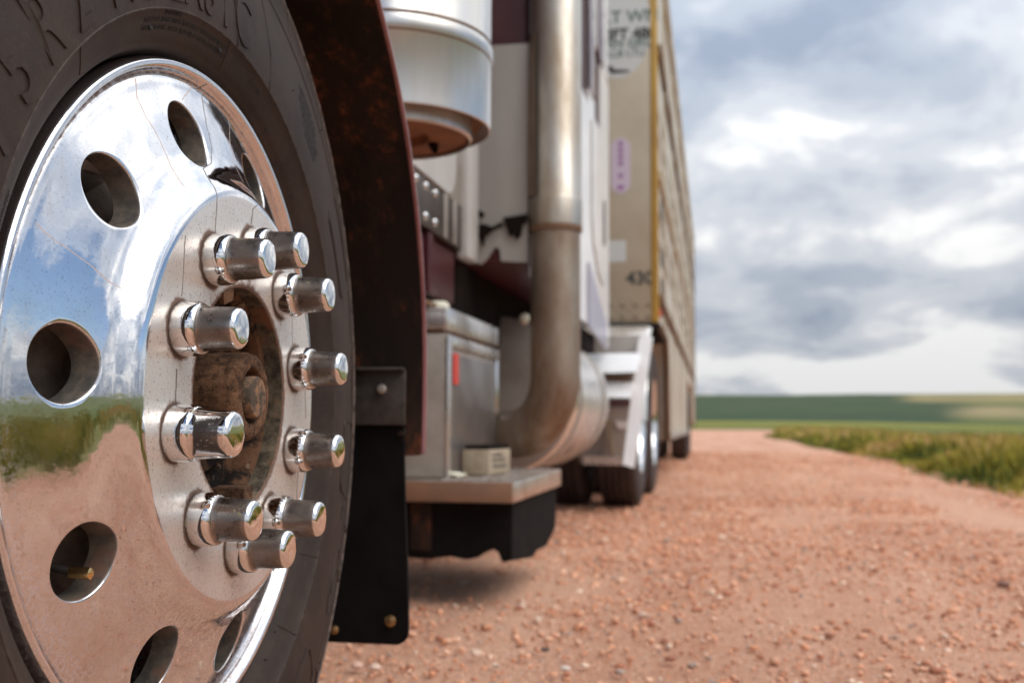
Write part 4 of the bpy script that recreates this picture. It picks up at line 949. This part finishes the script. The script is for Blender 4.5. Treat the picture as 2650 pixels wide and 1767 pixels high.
M['tyre_dark'] = mat_simple('dusty_drive_tyre_rubber', (0.030, 0.020, 0.018), 0.75, 0.0, (0.062, 0.040, 0.034), 9, bump=0.3)
drive_wheel(6.84, -0.512); drive_wheel(8.10, -0.512)
tube('drive_axle', [(-2.4, 6.84, 0.52), (-1.1, 6.84, 0.52)], 0.08, M['dark'], truck)

# --- aluminium quarter fender and step frame ahead of the drive wheels
QY = 6.22
def q(xs, ys_, Y=QY): p = P(xs, ys_, Y=Y); return (p.x, p.z)
FQ = frame((0, QY, 0), (0, -1, 0), (1, 0, 0))
FQL = lambda u, v, w: Vector((u, QY - w + (v - 1.0) * 0.35, v))
FQH = lambda u, v, w: Vector((u, QY - w + (v - 0.92) * 1.3, v))
FQT = lambda u, v, w: Vector((u, QY - 0.03 - w + (v - 0.76) * 1.3, v))
qf = prism('quarter_fender', [q(1330, 1062), q(1330, 780), q(1470, 775), q(1488, 783), q(1462, 1060)], FQ, -0.03, -0.02, M['darksatin'], truck)
prism('fender_top_panel', [q(1325, 818), q(1325, 773), q(1478, 770), q(1470, 818)], FQ, -0.018, 0.0, M['skirt'], qf)
prism('frame_stile', [q(1466, 1070), q(1441, 1062), q(1458, 880), q(1468, 780), q(1480, 768), q(1500, 776), q(1489, 870)], FQL, 0.0, 0.035, M['whitepaint'], qf)
prism('frame_stile', [q(1345, 820), q(1372, 820), q(1378, 880), q(1392, 960), q(1375, 960), q(1358, 900), q(1346, 860)], FQL, 0.0, 0.035, M['whitepaint'], qf)
prism('frame_head', [q(1343, 862), q(1343, 814), q(1476, 812), q(1470, 858)], FQH, 0.002, 0.036, M['whitepaint'], qf)
prism('step_tread', [q(1370, 914), q(1366, 876), q(1462, 880), q(1458, 916)], FQT, 0.03, 0.08, M['whitepaint'], qf)
prism('frame_slot', [q(1372, 874), q(1372, 866), q(1444, 866), q(1444, 874)], FQ, -0.002, 0.004, M['brown'], qf)
prism('frame_slot', [q(1386, 934), q(1386, 919), q(1452, 919), q(1450, 934)], FQ, -0.002, 0.004, M['lip'], qf)
prism('crumpled_plate', [q(1384, 1062), q(1390, 1000), q(1386, 938), q(1452, 938), q(1444, 1050)], FQ, -0.018, -0.004, M['boxwall'], qf)
prism('support_strut', [q(1404, 1040), q(1393, 962), q(1400, 960), q(1412, 1040)], FQ, -0.004, 0.02, M['card'], qf)
rg = [q(1412, 965), q(1440, 968), q(1438, 984), q(1420, 984)]
prism('support_strut', rg, FQ, -0.004, 0.015, M['whitepaint'], qf)
prism('lower_edge_strip', [q(1340, 1066), q(1340, 1046), q(1442, 1050), q(1442, 1068)], FQ, -0.004, 0.01, M['satin'], qf)
# curved fender sheet over the front drive tyre
bm = bmesh.new(); rings = []
for k in range(17):
    a = math.radians(178 - 78 * k / 16); y_, z_ = 6.84 + 0.60 * math.cos(a), 0.50 + 0.60 * math.sin(a)
    rings.append([bm.verts.new((x_, y_ + d_ * math.cos(a), z_ + d_ * math.sin(a))) for x_, d_ in ((-1.1, 0), (-0.47, 0), (-0.44, -0.02), (-0.438, 0.0), (-0.47, 0.012), (-1.1, 0.012))])
for A, B in zip(rings, rings[1:]):
    for k in range(6): bm.faces.new((A[k], A[(k + 1) % 6], B[(k + 1) % 6], B[k]))
bm.faces.new(rings[0]); bm.faces.new(rings[-1])
from_bm('fender_sheet', bm, M['satin'], qf, 50)

# ================================================================ THE LIVESTOCK TRAILER
trailer = thing('livestock_trailer', 'dusty beige livestock trailer with yellow corner stripe behind the truck', 'trailer', (-1.75, 12, 0))
K = -0.0106; TX0, TY0 = -0.435, 7.30
def tx(x, y, z): # trailer local: x across (0 = left side), y from the nose
    return (TX0 + x + K * y, TY0 + y - K * x, z)
def tbox(name, x0, x1, y0, y1, z0, z1, mat, parent=None, bev=0.005): return box(name, x0, x1, y0, y1, z0, z1, mat, parent or trailer, bev, xf=tx)
FTX = lambda u, v, w: Vector(tx(w, u, v))
# side outline: nose, gooseneck corner, belly, roof
so = [(0.0, 4.10), (0.0, 1.17), (0.95, 1.17)] + [(1.28 - 0.0 + 0.0 * k, 0) for k in range(0)] + arc(0.95, 0.80, 0.37, 90, 10, 8)[1:] + [(1.36, 0.60), (1.42, 0.37), (7.6, 0.37), (7.75, 0.60), (7.95, 1.12), (11.6, 1.12), (11.8, 0.6), (12.0, 0.5), (13.8, 0.5), (13.8, 4.10)]
bm = bmesh.new(); add_prism(bm, so, FTX, -2.59, 0.0)
body = from_bm('trailer_body', bm, M['trailer_side'], trailer, 30)
FN = lambda u, v, w: Vector(tx(u, -w, v))
nose = tbox('nose_panel', -2.58, -0.045, -0.012, 0.0, 1.185, 4.09, M['trailer'], body, 0.003)
tbox('corner_stripe', -0.043, 0.006, -0.016, 0.03, 1.175, 4.10, M['yellow'], body, 0.006)
tbox('nose_bottom_rail', -2.58, 0.004, -0.02, 0.95, 1.10, 1.168, M['dark'], body, 0.004)
edge = tube('gooseneck_trim', [tx(0.004, y_, z_) for y_, z_ in [(0.0, 1.15), (0.8, 1.15)] + arc(0.93, 0.79, 0.36, 90, 10, 8) + [(1.34, 0.60), (1.40, 0.37)]], 0.022, M['brown'], body, 8)
tbox('roof', -2.60, 0.01, -0.02, 13.82, 4.102, 4.16, M['trailer'], body, 0.01)
for k in range(0, 14, 2): tbox('side_post', 0.0, 0.015, 0.9 + k * 0.92, 0.96 + k * 0.92, (1.18 if k == 0 or 7.6 < 0.9 + k * 0.92 < 11.9 else 0.39) + (0.12 if k > 11 else 0), 4.09, M['trailer'], body, 0.003)
for z_, m_ in ((3.02, 'brown'), (2.15, 'trailer'), (1.30, 'brown'), (3.75, 'trailer')): tbox('side_rail', 0.001, 0.028, 0.06, 13.78, z_, z_ + 0.07, M[m_], body, 0.004)
tbox('side_rail', 0.001, 0.03, 1.5, 7.5, 0.375, 0.43, M['boxwall'], body, 0.004)
# punched oval vents of the side
om = None
for zi, z_ in enumerate((1.72, 1.90, 2.45, 2.63)):
    for k in range(30):
        y_ = 0.22 + k * 0.45
        if om is None:
            bm = bmesh.new(); add_prism(bm, [(0.11 + 0.04 * math.cos(t), 0.04 * math.sin(t)) for t in [-PI / 2 + PI * j / 6 for j in range(7)]] + [(-0.11 + 0.04 * math.cos(t), 0.04 * math.sin(t)) for t in [PI / 2 + PI * j / 6 for j in range(7)]], frame((0, 0, 0), (1, 0, 0), (0, 1, 0)), -0.001, 0.003)
            bmesh.ops.recalc_face_normals(bm, faces=bm.faces); om = bpy.data.meshes.new('vent_hole'); bm.to_mesh(om); bm.free(); om.materials.append(M['ventdark'])
        o = bpy.data.objects.new('vent_hole', om); col.objects.link(o); o.parent = body; o.matrix_basis = Matrix.Translation(tx(0.0, y_, z_)) @ Matrix.Rotation(-K, 4, 'Z')
# rivet rows of the nose
rm = None
for z_ in (1.215, 1.295):
    for k in range(11):
        p = tx(-0.06 - k * 0.085, -0.012, z_)
        if rm is None:
            bm = add_lathe(bmesh.new(), [(0.019, 0), (0.017, 0.004), (0, 0.007)], frame((0, 0, 0), (0, -1, 0), (1, 0, 0)), 10)
            bmesh.ops.recalc_face_normals(bm, faces=bm.faces); rm = bpy.data.meshes.new('rivet'); bm.to_mesh(rm); bm.free(); rm.materials.append(M['card'])
        o = bpy.data.objects.new('rivet', rm); col.objects.link(o); o.parent = nose; o.matrix_basis = Matrix.Translation(p)
# decals of the nose
def oval(cx_, cz, rx_, rz, n=40): return [(cx_ + rx_ * math.cos(2 * PI * k / n), cz + rz * math.sin(2 * PI * k / n)) for k in range(n)]
NX = lambda x: x - TX0    # world x on the nose to trailer-local x
dec = prism('round_decal', oval(NX(-0.700), 3.20, 0.23, 0.36), FN, 0.012, 0.0135, M['decal'], nose)
def ntext(s, xc, zc_, size, mat, par, w=0.0145, sx=1.0, bold=0.0):
    me = text_mesh(s, size, 0.0006, 1.0, bold=bold); v = verts_of(me)
    out = np.array([FN(NX(xc) + a_ * sx, zc_ + b_ - size * 0.35, w + c_) for a_, b_, c_ in v]); set_verts(me, out); me.materials.clear()
    return link('lettering', me, mat, par)
ntext('ELT WN', -0.640, 3.270, 0.12, M['ink2'], dec, bold=0.002)
ntext('NFT 480', -0.630, 3.150, 0.105, M['ink'], dec, bold=0.004)
ntext('RRN GRG', -0.640, 3.085, 0.085, M['ink2'], dec, bold=0.002)
ntext('LLB LTLI', -0.640, 3.015, 0.070, M['ink2'], dec, bold=0.001)
prism('decal_emblem', [(NX(-0.78), 2.90), (NX(-0.765), 2.94), (NX(-0.735), 2.925), (NX(-0.72), 2.905), (NX(-0.62), 2.895), (NX(-0.62), 2.88), (NX(-0.73), 2.875)], FN, 0.0135, 0.015, M['ink'], dec)
sx0, sx1, sz0, sz1 = NX(-0.745), NX(-0.615), 2.05, 2.43
stk = prism('lilac_sticker', arc((sx0 + sx1) / 2, sz1 - 0.065, 0.065, 0, 180, 12) + arc((sx0 + sx1) / 2, sz0 + 0.065, 0.065, 180, 360, 12), FN, 0.012, 0.0135, M['lilac'], nose)
for k, zz0 in enumerate((2.39, 2.345, 2.30, 2.255, 2.17, 2.09)):
    wdt = 0.030 if k < 5 else 0.045
    prism('sticker_print', [(NX(-0.68) - wdt / 2, zz0 - 0.016), (NX(-0.68) + wdt / 2, zz0 - 0.016), (NX(-0.68) + wdt / 2, zz0 + 0.016), (NX(-0.68) - wdt / 2, zz0 + 0.016)], FN, 0.0135, 0.0145, M['purple'], stk)
prism('white_sticker', [(NX(-0.79), 1.585), (NX(-0.645), 1.585), (NX(-0.645), 1.73), (NX(-0.79), 1.73)], FN, 0.012, 0.0135, M['decal'], nose)
ntext('430', -0.552, 1.475, 0.125, M['ink'], nose, 0.0125, 1.0, bold=0.004)
tbox('marker_light', -0.012, 0.018, 0.04, 0.09, 1.215, 1.27, M['red'], body, 0.005)
# dirty paint marks along the side (flat print)
for (y_, z_) in ((0.35, 1.95), (0.35, 1.62), (0.35, 1.40)): tbox('side_marking', 0.0, 0.004, y_, y_ + 0.35, z_, z_ + 0.13, M['steel'], body, 0)
# trailer running gear
def trailer_wheel(yy):
    c = tx(-0.02, yy, 0.50); Fd = frame(c, (1, -K, 0), (K, 1, 0))
    r_ = lathe('trailer_wheel', [(0.08, -0.12), (0.2, -0.12), (0.27, -0.05), (0.29, -0.01), (0.305, 0.0), (0.305, -0.02), (0.28, -0.2)], Fd, M['mirror'], trailer, 48)
    lathe('tyre', [(0.303, -0.01), (0.35, 0.012), (0.43, 0.014), (0.48, 0.0), (0.50, -0.02), (0.502, -0.10), (0.50, -0.20), (0.46, -0.23), (0.30, -0.21)], Fd, M['tyre_dark'], r_, 72)
    c2 = tx(-0.36, yy, 0.50); Fd2 = frame(c2, (1, -K, 0), (K, 1, 0))
    lathe('tyre', [(0.303, -0.01), (0.35, 0.012), (0.43, 0.014), (0.48, 0.0), (0.50, -0.02), (0.502, -0.10), (0.50, -0.20), (0.46, -0.23), (0.30, -0.21)], Fd2, M['tyre_dark'], r_, 72)
trailer_wheel(8.8); trailer_wheel(10.1)
tbox('landing_gear', -0.55, -0.42, 2.4, 2.55, 0.12, 0.37, M['dark'])
tbox('rear_tail_edge', -0.03, 0.02, 13.80, 13.84, 0.45, 4.1, M['brown'], body, 0.004)

scene.render.resolution_x, scene.render.resolution_y = 1024, 682
scene.cycles.use_denoising = True
scene.cycles.max_bounces = 8
